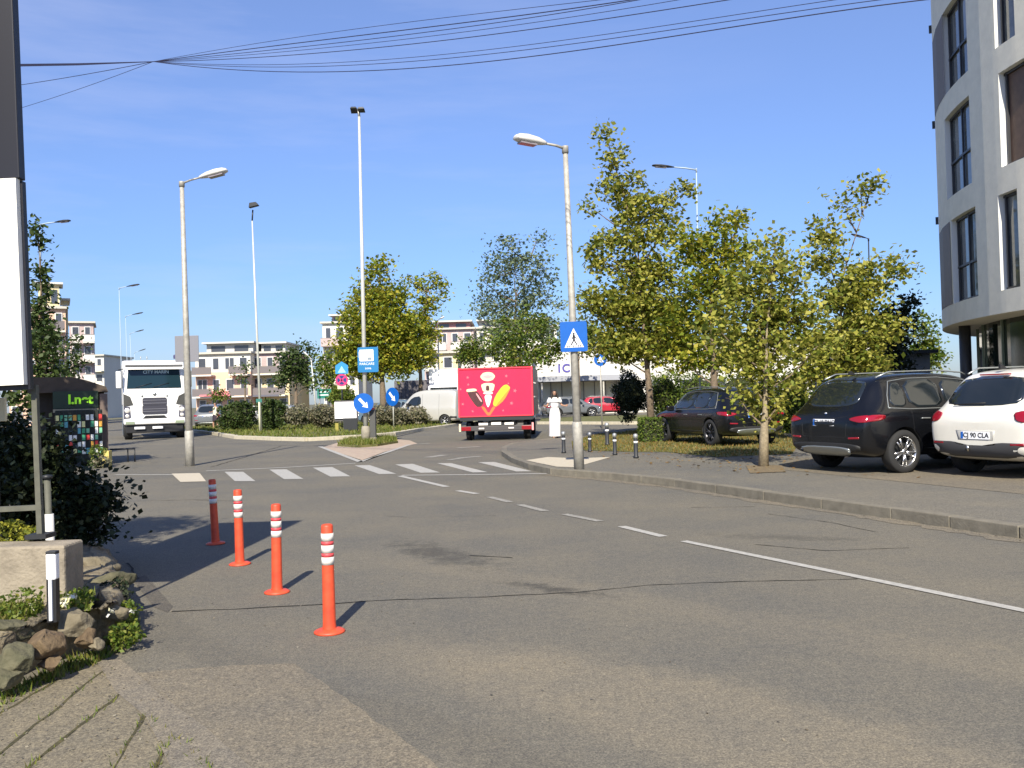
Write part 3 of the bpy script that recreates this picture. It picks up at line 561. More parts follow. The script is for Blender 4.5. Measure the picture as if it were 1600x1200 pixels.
tree('dense unseen tree added beyond the left edge beside the totem, shading the dark bush', (-6.3, 2.6, 0), 3, [], greenl, .12, .1, 1.5, .3, 36, per=34, wb=[(-5.9, 3, 5.3, 1.0, .9, 1.2), (-6.6, 3, 6.2, .9, .9, .9), (-5.6, 3.4, 6.6, .8, .7, .7), (-6.8, 3.4, 5.2, .9, .9, .9), (-7.6, 3.2, 5.8, .9, .9, .9)])  # added tree, out of view, placed only to throw shade on the bush
tree('unseen tree added beyond the left edge, shading the kiosk', (-13.6, 19, 0), 19, [(-210, 330, 120, 70), (-190, 250, 110, 60), (-150, 390, 80, 40), (-260, 400, 90, 50)], greenl, .15, .2, .8, .45, 35, per=30)  # unseen crown put in to keep the sun off the kiosk

gp_ = scatter([G(u, v, 0) for u, v in ((0, 1110), (150, 1012), (215, 1000), (260, 1060), (330, 1190), (0, 1200))], 260, .011, rs0)+scatter([G(u, v, 0) for u, v in ((205, 985), (330, 900), (900, 900), (1500, 1190), (400, 1190))], 200, .006, rs0)
for i in range(500):
    k_ = random.randrange(len(gut)-1); q_ = gut[k_].lerp(gut[k_+1], random.random()); gp_.append((q_.x-.14-abs(random.gauss(0, .07)), q_.y-.05, .01))
gr_ = leaf_mesh('grit', np.array(gp_), .016, leafmat('grit_mix', [(.06, .055, .045), (.16, .14, .11), (.26, .23, .17), (.10, .07, .035)], .05), None, rs0, 2); tag(gr_, 'loose grit and crumbs scattered on the asphalt and along the gutter', 'grit', kind='stuff')
# ================================================================ STREET FURNITURE
# orange flexible bollards
orange = mat('orange_plastic', (.52, .055, .022), .5, col2=(.72, .095, .035), nscale=9, detail=9, bump=.05, bscale=30); refl = mat('reflective_white', (.58, .54, .48), .4, col2=(.8, .78, .72), nscale=16)
pinkb = mat('faded_band', (.62, .07, .08), .5)
def flex():
    t = empty('flexible_bollard', '', 'bollard', (0, 0, 0))
    MB().lathe([(0, 0), (.105, 0), (.105, .012), (.085, .022), (.05, .03), (.045, .03)], 28).build('base', orange, t)
    MB().lathe([(.048, .02), (.044, .06), (.042, .3), (.040, .60), (.040, .715), (.036, .728), (.030, .73), (.028, .70), (.0, .70)], 28).build('tube', orange, t)
    for z in (.645, .565, .485): MB().lathe([(.0408, z-.026), (.0425, z-.026), (.0425, z+.026), (.0408, z+.026)], 28).build('reflective_band', refl, t)
    for z in (.605, .525): MB().lathe([(.0406, z-.012), (.0416, z-.012), (.0416, z+.012), (.0406, z+.012)], 28).build('ring', pinkb, t)
    return t
f0 = flex()
for i, (u, v, lab, rz, tl) in enumerate(((515, 988, 'nearest orange flexible bollard with three white bands, rightmost of the row', .3, 0), (433, 926, 'second nearest orange bollard of the diagonal row', 1.2, .01), (375, 882, 'third orange bollard of the row, just beyond the shadow tip', 2.0, -.01), (337, 850, 'farthest orange bollard, standing in the shadow of the totem', .8, -.035))):
    o = f0 if i == 0 else copy_tree(f0)
    o.location = G(u, v); o.rotation_euler = (0, tl, rz if not tl else 0); o['label'] = lab; o['group'] = 'orange flexible bollards'
# small black bollards
def small_b():
    t = empty('bollard', '', 'bollard', (0, 0, 0))
    MB().lathe([(0, 0), (.055, 0), (.055, .04), (.042, .05), (.042, .40), (.0, .40)], 16).build('post', dark, t)
    MB().lathe([(.0425, .31), (.0445, .31), (.0445, .35), (.0425, .35)], 16).build('reflective_band', signwhite, t)
    MB().lathe([(.02, .40), (.045, .42), (.052, .45), (.045, .485), (.02, .503), (0, .505)], 16).build('ball_top', steel, t)
    return t
s0 = small_b()
for i, (u, v, k, lab) in enumerate(((922, 706, 1.0, 'black ball topped bollard right of the crossing sign pole'), (961, 711, 1.05, 'black ball topped bollard in the middle of the group of four'), (994, 716, 1.1, 'rightmost black ball topped bollard of the group'), (949, 696, 1.3, 'black bollard standing back on the grass, with a white band'), (881, 708, 1.1, 'black ball topped bollard left of the crossing sign pole'))):
    o = s0 if i == 0 else copy_tree(s0)
    o.location = G(u, v, .12); o.scale = (k, k, k); o['label'] = lab; o['group'] = 'black ball topped bollards'
# street lamps -------------------------------------------------------
def lamp(name, label, foot, top, head, m_pole, m_head, r0=.075, r1=.05, hl=.75, hw=.2, hh=.13, group=None, low=None):
    t = empty(name, label, 'street lamp', foot, group=group); F = Vector(foot); top = Vector(top)-F; head = Vector(head)-F
    if low:
        MB().tube([(0, 0, 0), (0, 0, low)], r0*1.35, 14).build('lower_sleeve', m_pole, t)
    MB().tube([(0, 0, 0), top*.5, top], [r0, (r0+r1)/2, r1], 12).build('pole', m_pole, t)
    d = head-top; k = d.normalized(); st = head-k*hl*.5
    MB().tube([top-Vector((0, 0, .12)), top, top+Vector((0, 0, .02))], r1*1.35, 12).build('collar', m_pole, t)
    MB().tube([top-Vector((0, 0, .03)), top.lerp(st, .5), st], [.028, .026, .024], 8).build('arm', m_pole, t)
    # head: lofted cobra shape
    side = k.cross(Vector((0, 0, 1))).normalized(); up_ = side.cross(k); b = MB(); vs = []; n = 14
    prof = ((0, .22, .3), (.08, .45, .5), (.3, .8, .85), (.6, 1, 1), (.85, .92, .85), (.97, .7, .5), (1, .3, .2))
    for s_, w_, h_ in prof:
        for j in range(n):
            a = 2*math.pi*j/n; zz = math.sin(a); vs.append(st+k*hl*s_+side*hw*.5*w_*math.cos(a)+up_*hh*h_*(zz*.6 if zz > 0 else zz*.35))
    b.add(vs, [(i*n+j, i*n+(j+1) % n, (i+1)*n+(j+1) % n, (i+1)*n+j) for i in range(len(prof)-1) for j in range(n)]+[tuple(range(n))[::-1], tuple(range((len(prof)-1)*n, len(prof)*n))], 0, True)
    b.build('lamp_head', m_head, t)
    q = Matrix((k, side, up_)).transposed(); MB().box(st+k*hl*.6-up_*hh*.36, (hl*.5, hw*.62, hh*.16), mt=q).build('lens', mat('lamp_lens', (.25, .22, .24), .2), t, bevel=.004)
    return t
ft_ = G(905, 733, .12); fl_ = G(297, 728, 0)
tR = P(883, 230, ft_.y-.1); hR = P(829, 220, ft_.y-.5)
lr = lamp('street_lamp', 'grey street lamp carrying the blue pedestrian crossing sign', ft_, tR, hR, galv, lightgrey, .088, .048, .72, .26, .2)
dv_ = (tR-ft_).normalized(); MB().tube([(0, 0, 0), dv_*.9, dv_*.93], [.103, .098, .086], 16).build('base_sleeve', galv, lr)
lr['group'] = 'two near street lamps at the crossing'
tL = P(284, 285, fl_.y); hL = P(333, 272, fl_.y-.1)
ll = lamp('street_lamp', 'grey street lamp left of the crosswalk, white head pointing right', fl_, tL, hL, galv, lightgrey, .10, .055, .80, .3, .2, group='two near street lamps at the crossing')
dv_ = (tL-fl_).normalized(); MB().tube([(0, 0, 0), dv_*.9, dv_*.93], [.118, .112, .098], 16).build('base_sleeve', galv, ll)
# crossing sign
def panel(b, w, h, d, c, m=0, r=None): b.prism(rrect(w, h, r or min(w, h)*.07), -d/2, d/2, m, mt=Matrix.Translation(c) @ UPR)
yS = ft_.y-.14; cS = P(896.5, 526, yS); wS = sc(42, yS); hS = sc(47, yS)
t = empty('crossing_sign', 'blue pedestrian crossing sign with white triangle fixed to the lamp pole', 'sign', cS); t.rotation_euler = (0, -R(.8), 0)
b = MB(); panel(b, wS, hS, .02, (0, 0, 0)); b.build('panel', signblue, t)
b = MB(); tw = wS*.72; th = hS*.64; z0 = -hS*.36
b.prism([(-tw/2, z0), (tw/2, z0), (0, z0+th)], 0.011, .014, mt=UPR); b.build('triangle', signwhite, t)
b = MB(); k = th
def stroke(b, a, c, wd, d0=.015, d1=.018):
    a = Vector((*a, 0)); c = Vector((*c, 0)); n = (c-a).normalized(); n = Vector((-n.y, n.x, 0))*wd/2
    b.prism([tuple((a+n)[:2]), tuple((a-n)[:2]), tuple((c-n)[:2]), tuple((c+n)[:2])], d0, d1, mt=UPR)
b.prism([(x, y+z0+th*.72) for x, y in disc_poly(th*.055, 12)], .015, .018, mt=UPR)
stroke(b, (0, z0+th*.66), (0, z0+th*.38), th*.11)
stroke(b, (0, z0+th*.40), (-th*.16, z0+th*.13), th*.06); stroke(b, (0, z0+th*.40), (th*.15, z0+th*.13), th*.06)
stroke(b, (0, z0+th*.60), (-th*.13, z0+th*.42), th*.045); stroke(b, (0, z0+th*.60), (th*.14, z0+th*.45), th*.045)
for x in (-.38, -.26, -.05, .05, .26, .38): stroke(b, (x*th*.95, z0+th*.03), (x*th*.78, z0+th*.11), th*.05)
b.build('walking_figure', mat('sign_black', (.02, .02, .03), .5), t)
for z in (-hS*.3, hS*.3): MB().box((0.02, .07, z), (.16, .12, .04)).build('clamp', galv, t)
# tall mast on the splitter island
fM = G(572, 693, 0); yM = fM.y; tM = P(561, 178, yM)
t = empty('lighting_mast', 'tall lighting mast with two dark floodlights on the splitter island', 'lamp mast', fM); F = Vector(fM)
mastm = mat('mast_paint', (.58, .58, .52), .4, .2, noise=.08)
MB().tube([(0, 0, 0), (tM-F)*.5, tM-F], [.09, .07, .045], 14).build('pole', mastm, t)
MB().lathe([(.0, 0), (.17, 0), (.17, .5), (.15, .62), (.12, .66)], 16).build('base_sleeve', conc, t)
MB().box((.0, -.02, P(561, 168, yM).z-F.z-.1), (.5, .08, .08)).build('crossarm', dark, t)
for dx in (-.16, .12):
    c = tM-F+Vector((dx, -.15, .1)); bb = MB(); bb.prism([(-.13, -.035), (.13, -.035), (.08, .04), (-.09, .04)], -.14, .14, mt=Matrix.Translation(c) @ Matrix.Rotation(R(60 if dx < 0 else 75), 4, 'X')); bb.build('floodlight', dark, t, bevel=.01)
MB().tube([tM-F+Vector((0, 0, -.1)), tM-F+Vector((-.02, 0, .15))], .05, 10).build('top_bracket', mastm, t)
# blue board and arrow on the mast
def signat(name, label, u, v, y, group=None, cat='sign'):
    c = P(u, v, y); return empty(name, label, cat, c, group=group)
t = signat('information_board', 'blue information board with white square and two lines of text on the mast', 575, 562, yM-.18); wq, hq = sc(32, yM), sc(39, yM)
b = MB(); panel(b, wq, hq, .04, (0, 0, 0)); b.build('panel', mat('board_blue', (.01, .16, .38), .4), t)
b = MB(); panel(b, wq*.68, hq*.46, .01, (-.05, -.024, hq*.17)); b.build('white_square', signwhite, t)
b = MB(); panel(b, wq*.2, hq*.1, .006, (.06, -.032, hq*.04)); b.build('small_symbol', mat('grey_sym', (.2, .25, .3), .6), t)
b = MB(); panel(b, wq*.66, hq*.26, .006, (-.08, -.031, hq*.2)); b.build('map_patch', mat('map_cream', (.72, .70, .62), .6), t)
text_mesh('lettering', 'PARCARE', wq*.17, signwhite, t, (-.04, -.024, -hq*.17), (R(90), 0, 0)); text_mesh('lettering', 'zona', wq*.16, signwhite, t, (0, -.024, -hq*.34), (R(90), 0, 0))
def arrow_sign(label, u, v, y, r, rotz=0, pole=None):
    t = signat('arrow_sign', label, u, v, y, 'blue keep right arrow signs'); t.rotation_euler.z = rotz
    MB().prism(disc_poly(r), -.012, .012, mt=UPR).build('disc', signblue, t)
    b = MB(); s = r*1.25; c_, s_ = math.cos(R(-47)), math.sin(R(-47))
    pl = [(-.5, -.11), (.12, -.11), (.12, -.27), (.52, 0), (.12, .27), (.12, .11), (-.5, .11)]
    b.prism([((x*c_-y_*s_)*s, (x*s_+y_*c_)*s) for x, y_ in pl], .013, .016, mt=UPR); b.build('arrow', signwhite, t)
    if pole:
        z = t.location.z; MB().tube([(.0, .05, -z+pole), (0, .05, r*.8)], .035, 10).build('post', mastm, t)
    else: MB().box((0.02, .08, 0), (.1, .14, .08)).build('clamp', galv, t)
    return t
arrow_sign('blue round keep right sign with white arrow, fixed low on the tall mast', 568, 630, yM-.24, sc(15.5, yM))
arrow_sign('blue round keep right sign on its own post on the lawn behind the mast', 613, 620, 49, sc(14.5, 49), R(-38), pole=.14)
# control cabinet at mast foot
q = P(580, 660, yM); t = empty('cable_cabinet', 'slim dark cabinet standing beside the foot of the tall mast', 'cabinet', (q.x+.05, yM+.1, .08))
MB().box((0, 0, .66), (.22, .25, 1.05)).build('body', mat('cabinet_dark', (.07, .07, .065), .6), t, bevel=.01); MB().box((0, 0, .07), (.26, .29, .14)).build('plinth', conc, t); MB().box((-.04, -.05, 1.22), (.26, .12, .06)).build('cap', pinkb, t)
# thin mast on the roundabout island
q = P(408, 677, 47.5); t = empty('lighting_mast', 'thin pale lighting mast with one dark floodlight at the left of the roundabout', 'lamp mast', (q.x, 47.5, .14)); F = Vector(t.location)
tp_ = P(394, 345, 47.5)-F; MB().tube([(0, 0, 0), tp_*.5, tp_], [.075, .06, .035], 12).build('pole', mastm, t)
MB().tube([tp_, P(395, 328, 47.5)-F], .04, 8).build('bracket', dark, t)
MB().prism([(-.26, -.1), (.26, .02), (.12, .2), (-.22, .16)], -.14, .14, mt=Matrix.Translation(P(397, 322, 47.3)-F) @ UPR).build('floodlight', dark, t, bevel=.02)
q = P(406, 676, 46.2); t = empty('post', 'short pale post on the lawn beside the thin mast', 'post', (q.x, 46.2, .14)); MB().tube([(0, 0, 0), (0, 0, sc(48, 46))], .045, 10).build('shaft', mat('cream_post', (.6, .58, .42), .6), t); MB().box((0, 0, sc(50, 46)), (.3, .06, .18)).build('green_plate', mat('green_plate', (.03, .16, .13), .5), t)
# white panel on dark base
q = P(540, 641, 45); t = empty('white_panel', 'blank white panel on a dark stand in the roundabout bed', 'panel', (q.x, 45, .14))
z = q.z-.14; MB().box((0, 0, z), (sc(34, 45), .08, sc(26, 45))).build('board', signwhite, t, bevel=.01)
MB().box((.02, .12, z-.03), (sc(36, 45), .14, sc(32, 45))).build('back_frame', mat('frame_grey', (.09, .085, .09), .6), t)
MB().box((.22, .05, (z-.4)/2), (.7, .2, z-.4)).build('stand', dark, t); MB().box((-.45, 0, .2), (.16, .1, .4)).build('foot', mat('yellow_foot', (.3, .26, .05), .7), t)
# bus/no stopping sign group
q = P(534, 668, 48); t = empty('sign_post', 'post with round blue sign above a red ringed no stopping sign', 'sign', (q.x, 48, .14)); F = Vector(t.location)
MB().tube([(0, 0.05, 0), (P(534, 566, 48)-F)+Vector((0, .05, 0))], .035, 8).build('post', dark, t)
c = P(534, 577, 48)-F; MB().prism([(0, .42), (.34, .2), (.34, -.24), (-.34, -.24), (-.34, .2)], -.012, .012, mt=Matrix.Translation(c) @ UPR).build('blue_plate', mat('pale_blue', (.03, .25, .55), .4), t)
MB().prism([(-.22, -.18), (.22, -.18), (0, .18)], .013, .016, mt=Matrix.Translation(c) @ UPR).build('white_triangle', mat('pale_tri', (.3, .6, .8), .5), t)
c = P(534, 594, 48)-F; MB().prism(disc_poly(.33), -.012, .012, mt=Matrix.Translation(c) @ UPR).build('red_ring', mat('pink_red', (.6, .04, .16), .4), t)
MB().prism(disc_poly(.24), .013, .016, mt=Matrix.Translation(c) @ UPR).build('blue_centre', mat('deep_blue', (.02, .03, .16), .4), t)
b = MB(); 
for a in (45, -45): b.box(c+Vector((0, -.02, 0)), (.5, .006, .08), mt=Matrix.Rotation(R(a), 3, 'Y'))
b.build('cross', mat('pink_red', (.6, .04, .16), .4), t)
c = P(534, 605, 48)-F; MB().prism(rrect(.46, .2, .03), -.01, .01, mt=Matrix.Translation(c) @ UPR).build('plate', mat('cream_board', (.66, .58, .38), .6), t)
# back of a big traffic board, grey
q = P(292, 545, 42); t = empty('traffic_board', 'grey back of a large rectangular traffic board behind the left lamp', 'sign', (q.x, 42, 0))
gb = mat('board_back', (.20, .20, .22), .6, .2); MB().box((.0, 0, q.z), (sc(37, 42), .04, sc(41, 42))).build('board', gb, t, bevel=.01)
for z in (-.35, .35): MB().box((0, .04, q.z+z), (sc(36, 42), .04, .05)).build('rail', gb, t)
MB().tube([(0.05, .09, 0), (.05, .09, q.z+.5)], .045, 10).build('post', mastm, t)
# green traffic board
q = P(508, 615, 80); t = empty('traffic_board', 'small green direction board on two legs far behind the white panel', 'sign', (q.x, 80, 0)); MB().box((0, 0, q.z), (1.4, .06, .85)).build('board', mat('sign_green', (.01, .17, .12), .5), t)
for x in (-.5, .5): MB().tube([(x, .06, 0), (x, .06, q.z)], .04, 8).build('leg', galv, t)
for z in (.15, -.12): MB().box((-.1, -.035, q.z+z), (.9, .01, .08)).build('text_line', signwhite, t)
# round blue sign right of the crossing pole
q = P(938, 562, 42); t = empty('round_sign', 'round blue sign half hidden by leaves right of the crossing pole', 'sign', (q.x, 42, 0)); MB().prism(disc_poly(.3), -.01, .01, mt=Matrix.Translation((0, 0, q.z)) @ UPR).build('disc', signblue, t)
stroke_b = MB(); stroke_b.prism([(-.16, -.12), (.16, -.12), (0, .16)], .011, .014, mt=Matrix.Translation((0, 0, q.z)) @ UPR); stroke_b.build('symbol', signwhite, t); MB().tube([(0, .05, 0), (0, .05, q.z)], .035, 8).build('post', galv, t)
# remaining street lamps
def simple_lamp(label, uh, vh, y, ux, r_=.06, hl=.62, m=None, arm=True, tilt=0):
    r_ *= .6
    h = P(uh, vh, y); top = P(ux, vh+4, y); foot = P(ux+6, 650, y); 
    return lamp('street_lamp', label, (foot.x, y, 0), top, h, m or mat('pale_pole', (.36, .44, .52), .6), dark, r_, r_*.6, hl, .24, .1, group='distant street lamps')
simple_lamp('dark headed lamp above the left trees, nearest of the left row', 98, 346, 35, 62, .05)
simple_lamp('dark headed lamp, second of the left row above the white truck', 208, 446, 54, 186, .05, .8)
simple_lamp('small dark lamp head, third of the left row', 215, 490, 72, 196, .05, .9)
simple_lamp('tiny dark lamp head, fourth of the left row', 218, 517, 90, 203, .06, .9)
simple_lamp('faintest lamp head of the left row', 222, 547, 115, 210, .07, 1.0)
simple_lamp('lamp with dark head rising behind the tallest olive tree', 1036, 260, 30, 1088, .055, .75)
simple_lamp('black lamp rising behind the right olive tree', 1342, 369, 44, 1357, .08, .8, m=dark)
q = P(482, 545, 78); lamp('street_lamp', 'small curved lamp in front of the dark round tree', (q.x+.6, 78, 0), P(486, 560, 78), P(478, 553, 78), mastm, lightgrey, .07, .05, .6, .2, .14, group='distant street lamps')
q = P(1103, 600, 39); t = empty('pole', 'white pole between the two olive trees, rising above the hedge', 'pole', (q.x, 39, .12)); MB().tube([(0, 0, 0), (-.1, 0, 3.3)], .06, 10).build('shaft', white, t); MB().lathe([(0, 3.3), (.07, 3.3), (.05, 3.37), (0, 3.4)], 10, mt=Matrix.Translation((-.1, 0, 0))).build('cap', white, t)
q = P(685, 560, 66); lamp('street_lamp', 'slim grey lamp above the white box truck', (q.x, 66, 0), P(684, 500, 66), P(690, 497, 66), steel, lightgrey, .06, .04, .5, .2, .1, group='distant street lamps')
# overhead cables
cab = mat('cable', (.02, .02, .05), .6)
def cable(label, pts, r_, y0=30, y1=11, n=40):
    # smooth curve through pixel points (u,v); hangs between a far left pole and a near right one
    us = np.array([p[0] for p in pts], float); vs = np.array([p[1] for p in pts], float)
    co = np.polyfit(us, vs, min(2, len(pts)-1)); out = []
    U = np.linspace(us[0], us[-1], n)
    for u in U:
        f_ = (u+200)/1700; d = 1/((1-f_)/y0+f_/y1); out.append(P(u, float(np.polyval(co, u)), d))
    b = MB().tube(out, r_, 5, cap=False); o = b.build('overhead_cable', cab); tag(o, label, 'cable', 'overhead cables')
ws = [(38, 933, .007), (51, 985, .012), (60, 998, .009), (67, 1060, .007), (76, 1138, .010), (97, 1304, .007), (103, 1374, .008), (114, 1444, .011)]
nm = ['topmost thin', 'second, thickest upper', 'third', 'fourth', 'fifth', 'sixth, third from the bottom', 'seventh, just above the lowest', 'lowest']
for i, ((y6, e, r_), n_) in enumerate(zip(ws, nm)):
    pts = [(240, 96+i*.3), (420, 96+(y6-96)*.5+(i-3.5)*.35), (600, y6), ((600+e)/2, y6/2+(3 if i > 4 else 1.2)), (e, 0)]
    us = [p[0] for p in pts]; co = np.polyfit(us, [p[1] for p in pts], 3)
    full = [(u, float(np.polyval(co, u))) for u in np.linspace(240, e+60, 40)]
    full = [(-60, 101+i*.6), (120, 99+i*.4)]+full; out = []
    for u, v in full:
        f_ = (u+200)/1700; d = 1/((1-f_)/30+f_/11); out.append(P(u, v, d))
    tag(MB().tube(out, r_*.7, 5, cap=False).build('overhead_cable', cab), n_+' cable of the overhead bundle crossing the sky', 'cable', 'overhead cables')
cable('short cable sagging left from the bundle, upper one', [(-40, 143), (35, 132), (130, 117), (240, 96)], .008)
cable('short thin cable sagging left from the bundle, lower one', [(-40, 190), (60, 160), (150, 130), (240, 96)], .006)
# ================================================================ BUILDINGS
stucco = mat('grey_render', (.84, .78, .63), .92, noise=.06, nscale=3, bump=.25, bscale=50)
reveal_m = mat('reveal_white', (.72, .72, .68), .6); brownp = mat('brown_panel', (.12, .07, .045), .6, noise=.2, nscale=5)
frame_d = mat('window_frame', (.03, .03, .035), .45)
win_gl = mat('facade_glass', (.035, .045, .05), .06, spec=.9, col2=(.20, .20, .18), nscale=1.1)
C0 = Vector((26.1, 21.9, 0)); RB = 14.0
t = empty('round_building', 'rounded grey apartment building with tall recessed windows at the right edge', 'building', C0)
def cp(r, a, z): return (r*math.cos(R(a)), r*math.sin(R(a)), z)
rows = [(3.86, 6.2), (6.85, 9.15), (9.8, 12.1), (12.75, 15.1)]
wins = {0: [(166.5, 174.6), (179.5, 182.8), (192, 201), (210, 213), (222, 232)], 1: [(165, 174), (180.4, 190), (197, 200), (208, 217)], 2: [(165.6, 174), (180, 183.4), (192, 201), (210, 213), (222, 232)], 3: [(165, 174), (180.4, 190), (197, 200), (208, 217)]}
zs_ = sorted({3.3, 16.2} | {z for r in rows for z in r})
for i in range(len(rows)): wins[i] += [(a-120, b_-120) for a, b_ in wins[i] if a-120 > 40] + [(140, 146)]
b = MB()
angs = sorted({a for w_ in wins.values() for p in w_ for a in p} | set(range(0, 361, 3)))
for za, zb in zip(zs_, zs_[1:]):
    ri = next((i for i, r in enumerate(rows) if abs(r[0]-za) < .01), None)
    for a, c in zip(angs, angs[1:]):
        m_ = (a+c)/2
        if ri is not None and any(p[0] < m_ < p[1] for p in wins[ri]): continue
        b.add([cp(RB, a, za), cp(RB, c, za), cp(RB, c, zb), cp(RB, a, zb)], [(0, 1, 2, 3)])
b.add([cp(RB, a, 3.3) for a in range(0, 360, 4)], [tuple(range(90))[::-1]]); b.add([cp(RB, a, 16.2) for a in range(0, 360, 4)], [tuple(range(90))])
b.build('wall', stucco, t)
DEP = .21
for ri, (za, zb) in enumerate(rows):
    for (a, c) in wins[ri]:
        n = max(1, round((c-a)/3)); A = [a+(c-a)*i/n for i in range(n+1)]
        f = MB()
        for s_ in (a, c): f.add([cp(RB, s_, za), cp(RB-DEP, s_, za), cp(RB-DEP, s_, zb), cp(RB, s_, zb)], [(0, 1, 2, 3)])
        for i in range(n):
            for z in (za, zb): f.add([cp(RB, A[i], z), cp(RB, A[i+1], z), cp(RB-DEP, A[i+1], z), cp(RB-DEP, A[i], z)], [(0, 1, 2, 3)])
        w_ = f.build('window', reveal_m, t)
        brown = (ri == 1 and a == 180.4)
        p = MB()
        for i in range(n): p.add([cp(RB-DEP+.02, A[i], za), cp(RB-DEP+.02, A[i+1], za), cp(RB-DEP+.02, A[i+1], zb), cp(RB-DEP+.02, A[i], zb)], [(0, 1, 2, 3)])
        pm = p.build('pane', brownp if brown else win_gl, w_)
        fr = MB(); da = .35
        mul_ = [a+da, c-da]+([(a*.45+c*.55)] if c-a > 8 else [])
        for x in mul_: fr.box(cp(RB-DEP+.05, x, (za+zb)/2), (.05, .05, zb-za), rz=R(x))
        for z in (za+.04, zb-.04)+((za+1.0,) if c-a > 8 and not brown else ()):
            for i in range(n): q = (A[i]+A[i+1])/2; fr.box(cp(RB-DEP+.045, q, z), (.05, 2*RB*math.sin(R(A[i+1]-A[i])/2), .06), rz=R(q))
        fr.build('frame', frame_d, w_)
for ri in (0, 2):
    za, zb = rows[ri]; p = MB()
    for a, c in ((157, 161.5), (161.5, 166)): p.add([cp(RB+.012, a, za), cp(RB+.012, c, za), cp(RB+.012, c, zb), cp(RB+.012, a, zb)], [(0, 1, 2, 3)])
    p.build('side_panel', mat('brown_grey_panel', (.16, .11, .07), .6), t)
# ground floor: recessed glazing with mullions and columns
g = MB()
for a in range(0, 360, 4): g.add([cp(13, a, 0), cp(13, a+4, 0), cp(13, a+4, 3.3), cp(13, a, 3.3)], [(0, 1, 2, 3)])
g.build('shop_glazing', mat('shop_glass', (.012, .02, .014), .08, spec=.4), t)
for a in list(range(152, 240, 9)): MB().box(cp(13.03, a, 1.65), (.06, .05, 3.3), rz=R(a)).build('mullion', mat('mullion_metal', (.20, .24, .17), .45, .3), t)
for a in (161, 182, 203, 224): MB().tube([cp(13.5, a, 0), cp(13.5, a, 3.3)], .16, 16).build('column', mat('column_dark', (.05, .05, .055), .5), t)
for z in (6.7, 9.7, 12.7): MB().box(cp(RB+.04, 155, z), (.08, .1, .22), rz=R(153)).build('vent', dark, t)
